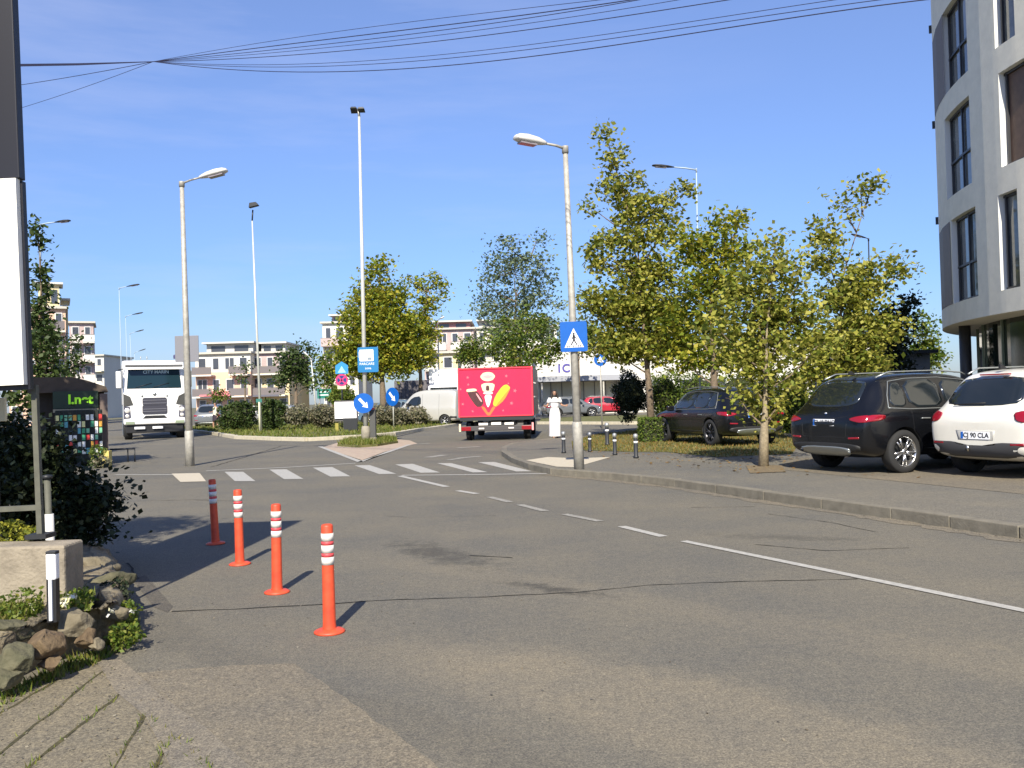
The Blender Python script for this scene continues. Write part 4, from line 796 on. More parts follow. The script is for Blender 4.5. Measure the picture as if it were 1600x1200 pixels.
# flats far behind
beige = mat('beige_render', (.55, .42, .24), .9, noise=.08, nscale=.5); peach = mat('peach_render', (.68, .46, .33), .9, noise=.1, nscale=.4)
pale = mat('pale_render', (.74, .70, .58), .9, noise=.07, nscale=.5); whiteb = mat('white_render', (.60, .58, .52), .85, noise=.05, nscale=.4); cream = mat('cream_render', (.70, .58, .34), .9, noise=.06, nscale=.5)
mauve = mat('mauve_render', (.46, .36, .34), .9, noise=.15, nscale=.6); rail_m = mat('rail', (.16, .14, .14), .6); awn = mat('red_awning', (.62, .2, .22), .8); shade_w = mat('window_dark', (.06, .065, .08), .15, spec=.7); wfr = mat('pvc_frame', (.7, .7, .68), .5); roofm = mat('roof_felt', (.10, .10, .10), .9)
def block(name, label, u0, u1, vt, y, depth, wall, floors, cols, bal=(), pent=None, vb=None, awning=None, upper=None, base=0, balm=None, rz=0, cat='apartment block'):
    x0 = P(u0, 600, y).x; x1 = P(u1, 600, y).x; h = P((u0+u1)/2, vt, y).z; w_ = x1-x0; fh = (h-base)/floors
    t = empty(name, label, cat, ((x0+x1)/2, y, 0), rz)
    MB().box((0, depth/2, h/2), (w_, depth, h)).build('wall', wall, t)
    if upper: MB().box((0, depth/2-.01, h-upper[1]/2+.003), (w_+.02, depth+.02, upper[1])).build('upper_wall', upper[0], t)
    rf = MB().box((0, depth/2-.1, h+.12), (w_+.5, depth+.7, .24)).build('roof', mat('roof_edge', (.5, .47, .4), .85), t)
    MB().box((0, depth/2, h+.26), (w_-.3, depth-.5, .04)).build('roof_felt', roofm, rf)
    cw = w_/cols
    for f in range(floors):
        z = base+f*fh
        for c in range(cols):
            x = -w_/2+cw*(c+.5)
            ww = cw*random.choice((.4, .5, .62)); wh = fh*(.5 if f else .6)
            fr = MB().box((x, -.03, z+fh*.55), (ww+.16, .1, wh+.16)).build('window', wfr, t)
            MB().box((x, -.09, z+fh*.55), (ww, .03, wh)).build('pane', shade_w, fr)
            if ww > 1: MB().box((x, -.11, z+fh*.55), (.07, .03, wh)).build('mullion', wfr, fr)
        for bx0, bx1 in (bal if f else ()):
            X0, X1 = -w_/2+w_*bx0, -w_/2+w_*bx1
            bb = MB().box(((X0+X1)/2, -.7, z), (X1-X0, 1.4, .18)).build('balcony', balm or whiteb, t)
            MB().box(((X0+X1)/2, -1.36, z+.55), (X1-X0, .06, .85)).build('parapet', balm or rail_m, bb)
            MB().box(((X0+X1)/2, -1.36, z+1.02), (X1-X0+.02, .1, .06)).build('handrail', rail_m, bb)
    if pent:
        a, c, vtp, m_ = pent; X0, X1 = P(a, 600, y).x-(x0+x1)/2, P(c, 600, y).x-(x0+x1)/2; hp = P((u0+u1)/2, vtp, y).z
        MB().box(((X0+X1)/2, depth/2+.6, (h+hp)/2+.1), (X1-X0, depth*.7, hp-h)).build('penthouse', m_, t)
        MB().box(((X0+X1)/2, depth/2+.4, hp+.16), (X1-X0+.7, depth*.8, .2)).build('penthouse_roof', whiteb, t)
        k = max(2, int((X1-X0)/2.5))
        for i in range(k): MB().box((X0+(X1-X0)*(i+.5)/k, depth*.15+.58, (h+hp)/2+.1), ((X1-X0)/k*.6, .06, (hp-h)*.55)).build('window', shade_w, t)
    if awning:
        a, c, z, m_ = awning; X0, X1 = P(a, 600, y).x-(x0+x1)/2, P(c, 600, y).x-(x0+x1)/2
        MB().prism([(-1.6, -.25), (0, .25), (0, .1), (-1.6, -.4)], X0, X1, mt=Matrix(((0, 0, 1, 0), (1, 0, 0, -.02), (0, 1, 0, z), (0, 0, 0, 1)))).build('awning', m_, t)
    return t
block('apartment_block', 'peach apartment block with white top floor left of the thin mast', 306, 392, 553, 112, 12, peach, 3, 4, bal=((.0, .35), (.66, 1.0)), pent=(314, 388, 536, whiteb), awning=(318, 365, 3.2, awn), upper=(pale, 2.3))
block('apartment_block', 'pale yellow apartment block with long balconies right of the thin mast', 394, 452, 552, 114, 11, cream, 3, 3, bal=((.05, .95),), pent=(402, 440, 536, whiteb), upper=(mauve, 1.6), awning=(400, 440, 3.0, mat('grey_awning', (.12, .12, .15), .8)))
block('apartment_block', 'taller stepped block with dark balconies behind the yellow green tree', 506, 560, 505, 120, 12, pale, 4, 3, bal=((.0, .6),), balm=mauve, pent=(516, 548, 492, mauve))
block('apartment_block', 'pinkish block of flats seen between the forked tree and the bluish tree', 664, 742, 515, 122, 12, mauve, 4, 4, bal=((.02, .45), (.55, .98)), balm=whiteb, pent=(680, 735, 502, mat('pink_render', (.55, .27, .25), .9)))
block('apartment_block', 'long pale block of flats behind the tall bluish tree', 745, 872, 512, 126, 12, pale, 4, 6, bal=((.02, .3), (.36, .64), (.7, .98)), balm=whiteb, pent=(750, 860, 499, whiteb))
block('stair_tower', 'narrow cream house gable right of the forked tree', 686, 716, 552, 100, 7, cream, 3, 1, cat='building')
block('apartment_block', 'peach and cream corner block at the far left beyond the trees', 20, 100, 482, 92, 5, peach, 5, 4, bal=((.7, .98),), pent=(62, 92, 442, cream), rz=R(27))
block('stair_tower', 'thin cream stair tower beside the far left peach block', 101, 108, 470, 98, 5, cream, 5, 1, cat='building', rz=R(27))
block('apartment_block', 'shaded block with white stacked balconies left of the white truck', 112, 146, 505, 118, 7, mauve, 5, 2, bal=((.1, .45), (.55, 1.05)), balm=whiteb, rz=R(24))
block('apartment_block', 'small white block just left of the white truck roof', 149, 163, 556, 160, 12, whiteb, 4, 1, bal=((0, 1.1),), balm=pale)
# low white supermarket on the right
y = 78; x0, x1 = P(838, 600, y).x, P(1400, 600, y).x; h = P(900, 544, y).z
t = empty('supermarket', 'low white supermarket with a grey canopy behind the right trees', 'shop', ((x0+x1)/2, y, 0)); W_ = x1-x0
MB().box((0, 8, h/2), (W_, 16, h)).build('wall', whiteb, t)
MB().box((0, 7.9, h+.1), (W_+.3, 16.4, .2)).build('roof', mat('roof_edge', (.5, .47, .4), .85), t)
zc = P(900, 592, y).z
MB().box((-W_/2+4.2, -1.3, zc), (8.4, 2.6, .45)).build('canopy', mat('canopy_grey', (.33, .34, .37), .5), t)
MB().box((-W_/2+3, -.06, zc-1.1), (7, .1, 1.7)).build('cream_panels', mat('cream_panel', (.72, .68, .52), .7), t)
for i in range(8): MB().box((-W_/2+.3+i*.95, -.13, zc-1.1), (.06, .05, 1.7)).build('panel_post', rail_m, t)
for i in range(4): MB().tube([(-W_/2+.4+i*2.6, -2.4, 0), (-W_/2+.4+i*2.6, -2.4, zc-.2)], .08, 8).build('canopy_post', galv, t)
for i in range(9):
    w_ = MB().box((-W_/2+11+i*2.3, -.04, 1.9), (1.9, .1, 1.9)).build('window', wfr, t); MB().box((-W_/2+11+i*2.3, -.1, 1.9), (1.7, .04, 1.7)).build('pane', shade_w, w_)
text_mesh('lettering', '1C', 1.0, mat('violet', (.07, .06, .28), .6), t, (P(880, 576, y).x-(x0+x1)/2, -.02, P(880, 576, y).z), (R(90), 0, 0), .03, bold=.03)
# grey kiosk/shed near the dark tree
q = P(1432, 600, 40); t = empty('shed', 'small grey flat roofed shed between the dark tree and the round building', 'shed', (q.x, 40, .1))
hz = P(1432, 552, 40).z-.1
MB().box((0, 1, hz/2), (1.3, 2, hz)).build('wall', mat('shed_grey', (.17, .17, .165), .8, noise=.1), t); MB().box((-.1, .9, hz+.06), (1.9, 2.6, .14)).build('roof', dark, t); MB().box((-.1, -.02, .95), (.7, .06, 1.8)).build('door', mat('shed_door', (.12, .12, .12), .6), t)
# flower and press kiosk on the left
yk = 25; q0 = P(100, 640, yk); q1 = P(171, 640, yk); xm = (q0.x+q1.x)/2; wk = q1.x-q0.x
t = empty('kiosk', 'small dark roofed street kiosk with a glowing green sign', 'kiosk', (xm-.78, yk+.6, 0), R(25)); ox = xm-.6
wb = mat('kiosk_brown', (.035, .028, .022), .8, noise=.2); wkx = wk+.55
MB().box((0, .6, 1.1), (wkx, 1.2, 2.2)).build('wall', wb, t)
zr0, zr1 = P(140, 612, yk).z, P(140, 588, yk).z
MB().prism([(-wkx/2-.1, zr0), (wkx/2+.1, zr0), (wkx/2+.05, zr0+.14), (wkx/2-.45, zr1-.1), (.1, zr1), (-wkx/2-.1, zr1)], -1.3, .6, mt=UPR).build('roof', mat('kiosk_roof', (.075, .055, .04), .85, noise=.2, nscale=4), t)
zs1 = P(140, 624, yk).z; b = MB(); b.box((.18, -.68, zs1), (wk*.9, .1, .48)); b.build('sign_board', mat('sign_back', (.012, .03, .012), .5), t)
text_mesh('sign_lettering', 'l.net', .36, mat('neon_green', (.32, .75, .02), .4, emit=.15), t, (.30, -.745, zs1), (R(90), 0, 0), .01, bold=.012)
MB().box((.18, -.7, zs1-.3), (wk*.9, .14, .09)).build('sign_ledge', mat('ledge', (.35, .30, .20), .7), t)
MB().box((wkx/2-.02, -.7, 1.0), (.2, .16, 2.0)).build('corner_post', mat('post_brown', (.15, .11, .09), .8), t)
rkx = xm+.02; rk_ = empty('display_rack', 'rack of colourful magazines and trinkets hanging under the kiosk sign', 'display rack', (rkx-.12, yk-.25, 0), R(25))
MB().box((0, .1, .83), (wk*.92, .05, 1.45)).build('back_board', mat('rack_board', (.02, .025, .02), .8), rk_)
cl = [(.7, .05, .04), (.75, .7, .3), (.8, .8, .75), (.05, .3, .15), (.7, .35, .05), (.1, .35, .4), (.45, .02, .03), (.8, .8, .7), (.2, .5, .3)]
for i in range(11):
    for j in range(6):
        if random.random() < .25: continue
        c = random.choice(cl); MB().box((-wk*.43+i*wk*.086, .055, (.42+j*.185)), (.07+random.random()*.03, .02, .12+random.random()*.05), mt=None, m=0).build('magazine', mat('goods_%d' % cl.index(c), c, .5), rk_)
for i in range(12): MB().box((-wk*.46+i*wk*.0835, .04, .85), (.012, .012, 1.4)).build('rack_wire', dark, rk_)
q = P(167, 715, 24.5); tag(MB().box((0, 0, .0), (.2, .2, .42)).build('crate', mat('yellow_crate', (.60, .48, .14), .7, noise=.1), loc=(q.x, 24.5, .21), bevel=.01), 'small yellow crate at the foot of the kiosk corner post', 'crate')
q = G(192, 722); t = empty('low_barrier', 'low dark metal barrier casting a shadow right of the kiosk', 'barrier', (q.x, q.y, 0))
for x in (-.35, .15, .35): MB().tube([(x, 0, 0), (x, 0, .38)], .02, 8).build('post', dark, t)
MB().tube([(-.36, 0, .38), (.36, 0, .38)], .02, 8).build('rail', dark, t)
for i, (u, v, m_) in enumerate(((152, 706, greenl), (158, 722, greyl), (148, 730, deepl))): shrub(('potted green plant', 'potted pale flowering plant', 'low dark potted plant')[i]+' beside the yellow crate at the kiosk', P(u, v, 23.8), (.22, .2, .2), m_, 350, .06, 200+i, name='potted_plant', core=False, cat='plant')
# ================================================================ VEHICLES
def smooth_poly(p, it=2):
    for _ in range(it):
        q = []
        for i in range(len(p)):
            a, b_ = p[i], p[(i+1) % len(p)]
            q += [(a[0]*.8+b_[0]*.2, a[1]*.8+b_[1]*.2), (a[0]*.2+b_[0]*.8, a[1]*.2+b_[1]*.8)]
        p = q
    return p
class Body:
    def __init__(s, root, st, W, paint, wheels, rw, sub=2, black_below=None, under=None):
        s.root = root; s.W = W; hw = W/2; bm = bmesh.new(); rings = []
        for (y, zb, zs, zt_, ks, kb, kr) in st:
            h = [(0, zb), (ks*.72, zb), (ks*.97, zb+.05), (ks, zb+(zs-zb)*.25), (kb*1.0, zb+(zs-zb)*.62), (kb, zs-.07), (kb*.965, zs+.01), (kr+(kb-kr)*.12, zt_-.09 if zt_-zs > .25 else zs+(zt_-zs)*.55), (kr*.9, zt_-.012), (kr*.5, zt_), (0, zt_+.005)]
            pts = [(x*hw, z) for x, z in h]+[(-x*hw, z) for x, z in h[-2:0:-1]]
            rings.append([bm.verts.new((x, y, z)) for x, z in pts])
        n = len(rings[0])
        for a, c in zip(rings, rings[1:]):
            for i in range(n): bm.faces.new((a[i], a[(i+1) % n], c[(i+1) % n], c[i]))
        for rr, fl in ((rings[0], 0), (rings[-1], 1)):
            k = n//2
            for i in range(k):
                q = [rr[i], rr[i+1], rr[(n-i-1) % n], rr[(n-i) % n]]; q = [v for j, v in enumerate(q) if v not in q[:j]]
                if len(q) > 2: bm.faces.new(q if fl else q[::-1])
        bmesh.ops.recalc_face_normals(bm, faces=bm.faces)
        me = bpy.data.meshes.new('body'); bm.to_mesh(me); bm.free()
        me.materials.append(paint); me.materials.append(rubber)
        ob = bpy.data.objects.new('body', me); COL.objects.link(ob)
        m = ob.modifiers.new('s', 'SUBSURF'); m.levels = m.render_levels = sub
        dg = bpy.context.evaluated_depsgraph_get(); dg.update(); e = bpy.data.meshes.new_from_object(ob.evaluated_get(dg))
        s.bvh = BVHTree.FromPolygons([v.co.copy() for v in e.vertices], [tuple(p.vertices) for p in e.polygons])
        cu = MB()
        for wy in wheels:
            for sx in (-1, 1): cu.tube([(sx*(hw-.33), wy, rw), (sx*(hw+.2), wy, rw)], rw+.055, 36, m=0)
        co = cu.build('cutter', rubber); co.data.polygons.foreach_set('use_smooth', [False]*len(co.data.polygons))
        ob.modifiers.clear(); ob.data = e
        bo = ob.modifiers.new('b', 'BOOLEAN'); bo.object = co; bo.operation = 'DIFFERENCE'; bo.solver = 'EXACT'; bo.material_mode = 'TRANSFER'
        dg.update(); e2 = bpy.data.meshes.new_from_object(ob.evaluated_get(bpy.context.evaluated_depsgraph_get()))
        if len(e2.polygons) < 50: e2 = e
        bpy.data.objects.remove(co); ob.modifiers.clear(); ob.data = e2; ob.parent = root
        for p in e2.polygons: p.use_smooth = True
        try: e2.set_sharp_from_angle(angle=R(38))
        except Exception: pass
        s.ob = ob
    def patch(s, name, poly, side, m, off=.006, it=2, parent=None, d=None):
        """polygon projected on the body. side: 'R','L' -> poly (y,z); 'B','F' -> poly (x,z); 'T' -> poly (x,y)"""
        poly = smooth_poly(poly, it); n = len(poly); cx = sum(p[0] for p in poly)/n; cy = sum(p[1] for p in poly)/n
        K = 7; vs = []; ring = [(cx, cy, 1.)]
        for k in range(1, K+1): ring += [(cx+(p[0]-cx)*k/K, cy+(p[1]-cy)*k/K, 1.) for p in poly]
        ring += [(cx+(p[0]-cx)*1.0, cy+(p[1]-cy)*1.0, -1.) for p in poly]
        dirs = {'R': Vector((-1, 0, 0)), 'L': Vector((1, 0, 0)), 'B': Vector((0, 1, 0)), 'F': Vector((0, -1, 0)), 'T': Vector((0, 0, -1))}
        dr = (d or dirs[side]).normalized(); last = None
        for a, c, sg in ring:
            p = Vector((0, a, c)) if side in 'RL' else Vector((a, 0, c)) if side in 'BF' else Vector((a, c, 0))
            if side in 'RL': o = p-dirs[side]*1.0*s.W*.5
            elif side == 'B': o = p+Vector((0, .3, 0))
            elif side == 'F': o = p+Vector((0, s.len*.9 if hasattr(s, 'len') else 4, 0))
            else: o = p+Vector((0, 0, 1.5))
            o = o-dr*4; loc, nr, _, _ = s.bvh.ray_cast(o, dr)
            if loc is None: loc, nr = (last if last else (p, -dr))
            last = (loc, nr)
            if nr.dot(dr) > 0: nr = -nr
            vs.append(loc+nr*(off if sg > 0 else -.01))
        fs = [(0, 1+i, 1+(i+1) % n) for i in range(n)]
        for k in range(K): fs += [(1+k*n+i, 1+(k+1)*n+i, 1+(k+1)*n+(i+1) % n, 1+k*n+(i+1) % n) for i in range(n)]
        b = MB(); b.add(vs, fs, 0, True); return b.build(name, m, parent or s.root)
    def line(s, name, pts, side, m, r_=.008, off=.004, parent=None):
        dirs = {'R': Vector((-1, 0, 0)), 'L': Vector((1, 0, 0)), 'B': Vector((0, 1, 0))}; out = []
        for a, c in zip(pts, pts[1:]):
            for k in range(8): q = (a[0]+(c[0]-a[0])*k/8, a[1]+(c[1]-a[1])*k/8); out.append(q)
        out.append(pts[-1]); P3 = []
        for a, c in out:
            p = Vector((0, a, c)) if side in 'RL' else Vector((a, 0, c)); loc, nr, _, _ = s.bvh.ray_cast(p-dirs[side]*4, dirs[side])
            if loc: P3.append(loc-dirs[side]*off)
        if len(P3) > 1: return MB().tube(P3, r_, 5).build(name, m, parent or s.root)
def wheel(root, x, y, r, wd, rimm, spokes=5, detail=True):
    sx = 1 if x > 0 else -1; mt = Matrix.Translation((x, y, r)) @ Matrix.Rotation(R(90)*sx, 4, 'Y')   # local +z points outwards
    o = MB().lathe([(r*.62, -wd), (r*.9, -wd), (r, -wd*.85), (r, -.03), (r*.96, -.005), (r*.80, .004), (r*.70, 0), (r*.69, -.05), (r*.60, -wd*.5)], 32, mt=mt).build('wheel', rubber, root)
    q = MB().lathe([(r*.70, -.005), (r*.66, -.015), (r*.64, -.09)], 28, mt=mt)
    for k in range(spokes):
        for dd in (-.1, .1):
            a = 2*math.pi*k/spokes+dd; c_, s_ = math.cos(a), math.sin(a); p1 = Vector((c_*r*.1, s_*r*.1, -.03)); a2 = a+dd*.9; p2 = Vector((math.cos(a2)*r*.67, math.sin(a2)*r*.67, -.015))
            q.tube([mt @ p1, mt @ p2], [r*.055, r*.045], 6)
    q.lathe([(0, -.005), (r*.13, -.01), (r*.15, -.04)], 14, mt=mt); q.build('rim', rimm, o)
    MB().lathe([(0, -.13), (r*.64, -.12)], 20, mt=mt).build('brake_disc', dark, o)
def plate(root, txt, c, w_=.5, h_=.115, rx=R(90)):
    t = MB().prism(rrect(w_, h_, .012), -.006, .006, mt=Matrix.Translation(c) @ Matrix.Rotation(rx, 4, 'X')).build('number_plate', signwhite, root)
    MB().prism(rrect(.042, h_*.92, .006), .0065, .008, mt=Matrix.Translation(Vector(c)+Vector((-w_/2+.026, 0, 0))) @ Matrix.Rotation(rx, 4, 'X')).build('blue_strip', signblue, t)
    text_mesh('plate_lettering', txt, h_*.88, mat('plate_black', (.02, .02, .02), .5), t, (Vector(c)+Vector((.02, -.0085, 0))), (rx, 0, 0), .001, bold=.002); return t
rim_s = mat('alloy', (.5, .5, .5), .25, .9); rim_d = mat('dark_alloy', (.05, .05, .055), .35, .7)
blackp = mat('black_car_paint', (.004, .0045, .006), .25, spec=.35, coat=.35); whitep = mat('white_car_paint', (.74, .71, .62), .3, coat=.8, noise=.02); trim = mat('black_trim', (.02, .02, .02), .6)
silver_trim = mat('silver_trim', (.35, .37, .36), .35, .7)
SUV = [(0.0, .46, .74, .84, .80, .84, .60), (.05, .36, .92, 1.00, .90, .93, .72), (.16, .30, 1.00, 1.12, .95, .97, .74), (.34, .26, 1.03, 1.36, .975, .99, .70), (.55, .25, 1.04, 1.585, .985, 1, .68), (.85, .25, 1.04, 1.65, .985, 1, .69), (1.5, .25, 1.03, 1.675, .985, 1, .70), (2.2, .25, 1.02, 1.67, .985, 1, .70), (2.75, .25, 1.00, 1.60, .985, 1, .69), (3.15, .25, .99, 1.36, .985, .99, .70), (3.5, .25, .98, 1.10, .985, .99, .74), (3.9, .25, .95, 1.02, .98, .97, .74), (4.3, .26, .88, .95, .95, .93, .7), (4.55, .32, .76, .82, .88, .86, .62), (4.62, .42, .62, .68, .76, .76, .5)]
def scale_st(st, L_, H_, L0=4.62, H0=1.675): return [(y*L_/L0, zb, zs*H_/H0, zt_*H_/H0, a, b_, c) for y, zb, zs, zt_, a, b_, c in st]
def suv(label, loc, heading, L_, W, H_, paint, cat='car', name='parked_car', rimm=rim_s, rw=.36, txt=None, style='b', group=None):
    root = empty(name, label, cat, loc, -heading, group=group); k = H_/1.675; kl = L_/4.62
    B = Body(root, scale_st(SUV, L_, H_), W, paint, [.88*kl, 3.68*kl], rw); B.len = L_
    hw = W/2
    for s_, sd_ in ((1, 'R'), (-1, 'L')):
        B.patch('quarter_window', [(.62*kl, 1.12*k), (1.02*kl, 1.09*k), (1.02*kl, 1.52*k), (.80*kl, 1.50*k)], sd_, glassd)
        B.patch('rear_side_window', [(1.07*kl, 1.09*k), (1.85*kl, 1.08*k), (1.85*kl, 1.56*k), (1.07*kl, 1.54*k)], sd_, glassd, it=1)
        B.patch('front_side_window', [(1.92*kl, 1.08*k), (3.12*kl, 1.05*k), (2.62*kl, 1.50*k), (1.92*kl, 1.56*k)], sd_, glassd, it=1)
        B.line('window_trim', [(.58*kl, 1.09*k), (1.05*kl, 1.06*k), (2*kl, 1.055*k), (3.2*kl, 1.03*k)], sd_, silver_trim, .010)
        B.line('window_trim', [(.58*kl, 1.09*k), (.66*kl, 1.3*k), (.80*kl, 1.53*k), (1.2*kl, 1.575*k), (1.95*kl, 1.585*k), (2.6*kl, 1.53*k), (3.2*kl, 1.04*k)], sd_, silver_trim, .008)
        B.patch('sill_trim', [(1.32*kl, .27), (3.25*kl, .27), (3.25*kl, .40), (1.32*kl, .40)], sd_, trim, .004, it=0)
        for dy in (1.88, 1.06): B.line('door_gap', [(dy*kl, 1.04*k), (dy*kl+.03, .7), (dy*kl+(.0 if dy > 1.5 else .28), .42)], sd_, black, .004, -.002)
        B.line('door_gap', [(3.05*kl, 1.03*k), (3.1*kl, .42)], sd_, black, .004, -.002)
        for dy in (1.25, 2.1): B.line('door_handle', [(dy*kl, .90*k), (dy*kl+.2, .895*k)], sd_, silver_trim if style == 'b' else paint, .014, .012)
        MB().box((s_*(hw+.09), 2.95*kl, 1.08*k), (.2, .12, .15)).build('mirror', paint, root, bevel=.03)
        MB().tube([(s_*hw*.62, .62*kl, 1.60*k), (s_*hw*.64, .9*kl, 1.69*k), (s_*hw*.66, 2*kl, 1.705*k), (s_*hw*.66, 2.6*kl, 1.66*k), (s_*hw*.66, 2.7*kl, 1.62*k)], .014, 6).build('roof_rail', silver_trim, root)
        for wy in (.88, 3.68): wheel(root, s_*(hw-.015), wy*kl, rw, .22, rimm)
    B.patch('windscreen', [(-.62, 1.12*k), (.62, 1.12*k), (.54, 1.53*k), (-.54, 1.53*k)], 'F', glassd)
    for s_ in (-1, 1): B.patch('headlight', [(s_*.5, .74*k), (s_*.82, .78*k), (s_*.84, .66*k), (s_*.52, .63*k)], 'F', chrome)
    B.patch('grille', [(-.4, .72*k), (.4, .72*k), (.36, .5*k), (-.36, .5*k)], 'F', black)
    dg_ = Vector((.0, 1, 0))
    if style == 'b':
        B.patch('rear_window', [(-.60, 1.12*k), (.60, 1.12*k), (.55, 1.44*k), (.46, 1.55*k), (-.46, 1.55*k), (-.55, 1.44*k)], 'B', glassd)
        for s_ in (-1, 1):
            B.patch('tail_light', [(s_*.42, .925*k), (s_*.60, .965*k), (s_*hw*1.08, .99*k), (s_*hw*1.08, .90*k), (s_*.66, .855*k), (s_*.44, .895*k)], 'B', redlens, .014, d=Vector((-s_*.55, 1, 0)))
            B.patch('tail_light', [(.05, .87*k), (.30, .90*k), (.34, .97*k), (.08, .965*k)], 'R' if s_ > 0 else 'L', redlens, .014)
            B.patch('reflector', [(s_*.56, .62), (s_*.78, .63), (s_*.78, .60), (s_*.56, .59)], 'B', redlens, .01, it=0)
            MB().lathe([(.0, 0), (.045, 0), (.045, .03)], 16, mt=Matrix.Translation((s_*.56, .05, .41)) @ Matrix.Rotation(R(90), 4, 'X')).build('exhaust', chrome, root)
        B.patch('lower_bumper', [(-.80, .52), (.80, .52), (.76, .36), (-.76, .36)], 'B', trim, .008)
        B.patch('skid_plate', [(-.60, .46), (.60, .46), (.52, .31), (-.52, .31)], 'B', silver_trim, .022)
        plate(root, txt or 'CJ 60 DNC', (0, -.005+.045*0+.02, .86*k), rx=R(84))
        MB().lathe([(0, .012), (.042, .01), (.045, 0)], 20, mt=Matrix.Translation((0, .075, .985*k)) @ Matrix.Rotation(R(78), 4, 'X')).build('emblem_ring', mat('emblem_white', (.6, .62, .65), .3), root)
        for a in (0, 180):
            MB().prism([(0, 0)]+[(.028*math.cos(R(a+j*15)), .028*math.sin(R(a+j*15))) for j in range(7)], .0125, .015, mt=Matrix.Translation((0, .075, .985*k)) @ Matrix.Rotation(R(78), 4, 'X')).build('emblem_blue', signblue, root)
        B.line('tailgate_gap', [(-.52, .84*k), (-.50, .62), (.50, .62), (.52, .84*k)], 'B', black, .004, -.001)
    else:
        B.patch('rear_window', [(-.66, 1.14*k), (-.3, 1.10*k), (.3, 1.10*k), (.66, 1.14*k), (.60, 1.40*k), (.50, 1.53*k), (-.50, 1.53*k), (-.60, 1.40*k)], 'B', glassd, it=1)
        for s_ in (-1, 1):
            B.patch('tail_light', [(s_*.50, .99*k), (s_*.64, 1.02*k), (s_*hw*1.08, 1.03*k), (s_*hw*1.08, .87*k), (s_*.66, .85*k), (s_*.53, .88*k)], 'B', redlens, .014, it=1, d=Vector((-s_*.5, 1, 0)))
            B.patch('tail_light', [(.05, .88*k), (.27, .90*k), (.24, 1.0*k), (.08, 1.0*k)], 'R' if s_ > 0 else 'L', redlens, .014, it=1)
            B.patch('reflector', [(s_*.58, .55), (s_*.78, .56), (s_*.78, .52), (s_*.58, .52)], 'B', redlens, .012, it=0)
        B.patch('lower_bumper', [(-hw*.90, .56), (-.36, .56), (-.32, .51), (.32, .51), (.36, .56), (hw*.90, .56), (hw*.84, .33), (-hw*.84, .33)], 'B', mat('anthracite_trim', (.055, .055, .058), .7), .012, it=1)
        B.patch('plate_recess', [(-.34, .73*k), (.34, .73*k), (.30, .585*k), (-.30, .585*k)], 'B', mat('recess_white', (.5, .49, .45), .5), .004, it=0)
        plate(root, txt or 'CJ 90 CLA', (0, -.002, .655*k), rx=R(88))
        mt = Matrix.Translation((0, .068, .955*k)) @ Matrix.Rotation(R(78), 4, 'X')
        e_ = MB().lathe([(0, .008), (.052, .008), (.056, 0)], 22, mt=mt).build('emblem', mat('emblem_blue', (.05, .08, .2), .35), root)
        eb = MB(); eb.lathe([(.046, .009), (.048, .014), (.054, .012), (.056, .004)], 22, mt=mt)
        for a, c in (((-.02, .042), (0, .006)), ((.02, .042), (0, .006)), ((-.04, .02), (-.018, -.038)), ((-.018, -.038), (0, -.002)), ((0, -.002), (.018, -.038)), ((.018, -.038), (.04, .02))): eb.tube([mt @ Vector((*a, .011)), mt @ Vector((*c, .011))], .004, 5)
        eb.build('emblem_lines', chrome, e_)
        for x, w_ in ((-.60, .17), (.60, .22)): MB().box((x, .045, .81*k), (w_, .008, .02)).build('badge', silver_trim, root)
        MB().tube([(-.1, -.03, .42), (-.1, -.05, .50)], .018, 8).build('tow_ball', chrome, root)
        MB().box((0, .5, 1.575*k), (.5, .06, .022)).build('brake_light', redlens, root)
        MB().tube([(-.45, .12, 1.12*k), (.12, .11, 1.145*k)], .010, 5).build('wiper', black, root)
    MB().prism([(0, 0), (.16, 0), (.05, .07), (0, .07)], -.02, .02, mt=Matrix.Translation((0, .62*kl, 1.66*k)) @ Matrix(((0, 0, 1, 0), (1, 0, 0, 0), (0, 1, 0, 0), (0, 0, 0, 1)))).build('antenna_fin', black, root, bevel=.005)
    return root, B
def rearpos(u, v, z=.12): q = G(u, v, z); return (q.x, q.y, z)
# black car beside the white one: heading almost sideways to the right
hd = R(70)
def place(u, y, along, side, hd): # rear bumper centre from a pixel column at depth y
    q = P(u, 700, y); return (q.x+along*math.sin(hd)+side*math.cos(hd), q.y+along*math.cos(hd)-side*math.sin(hd), .12)
suv('black SUV parked nose away, middle of the three cars on the right', place(1287, 15.4, 0, 0, hd), R(66), 4.65, 1.89, 1.68, blackp, txt='CJ 60 DNC', style='b')
suv('white SUV parked at the right edge, in front of the round building', place(1524, 13.75, 0, 0, hd), R(66), 4.45, 1.82, 1.69, whitep, txt='CJ 90 CLA', style='w')
suv('black hatchback parked on the verge behind the sapling', place(1184, 23.4, 0, 0, 0), R(-17), 4.5, 1.86, 1.56, blackp, txt='CJ 10 RVA', style='b', rimm=rim_d)
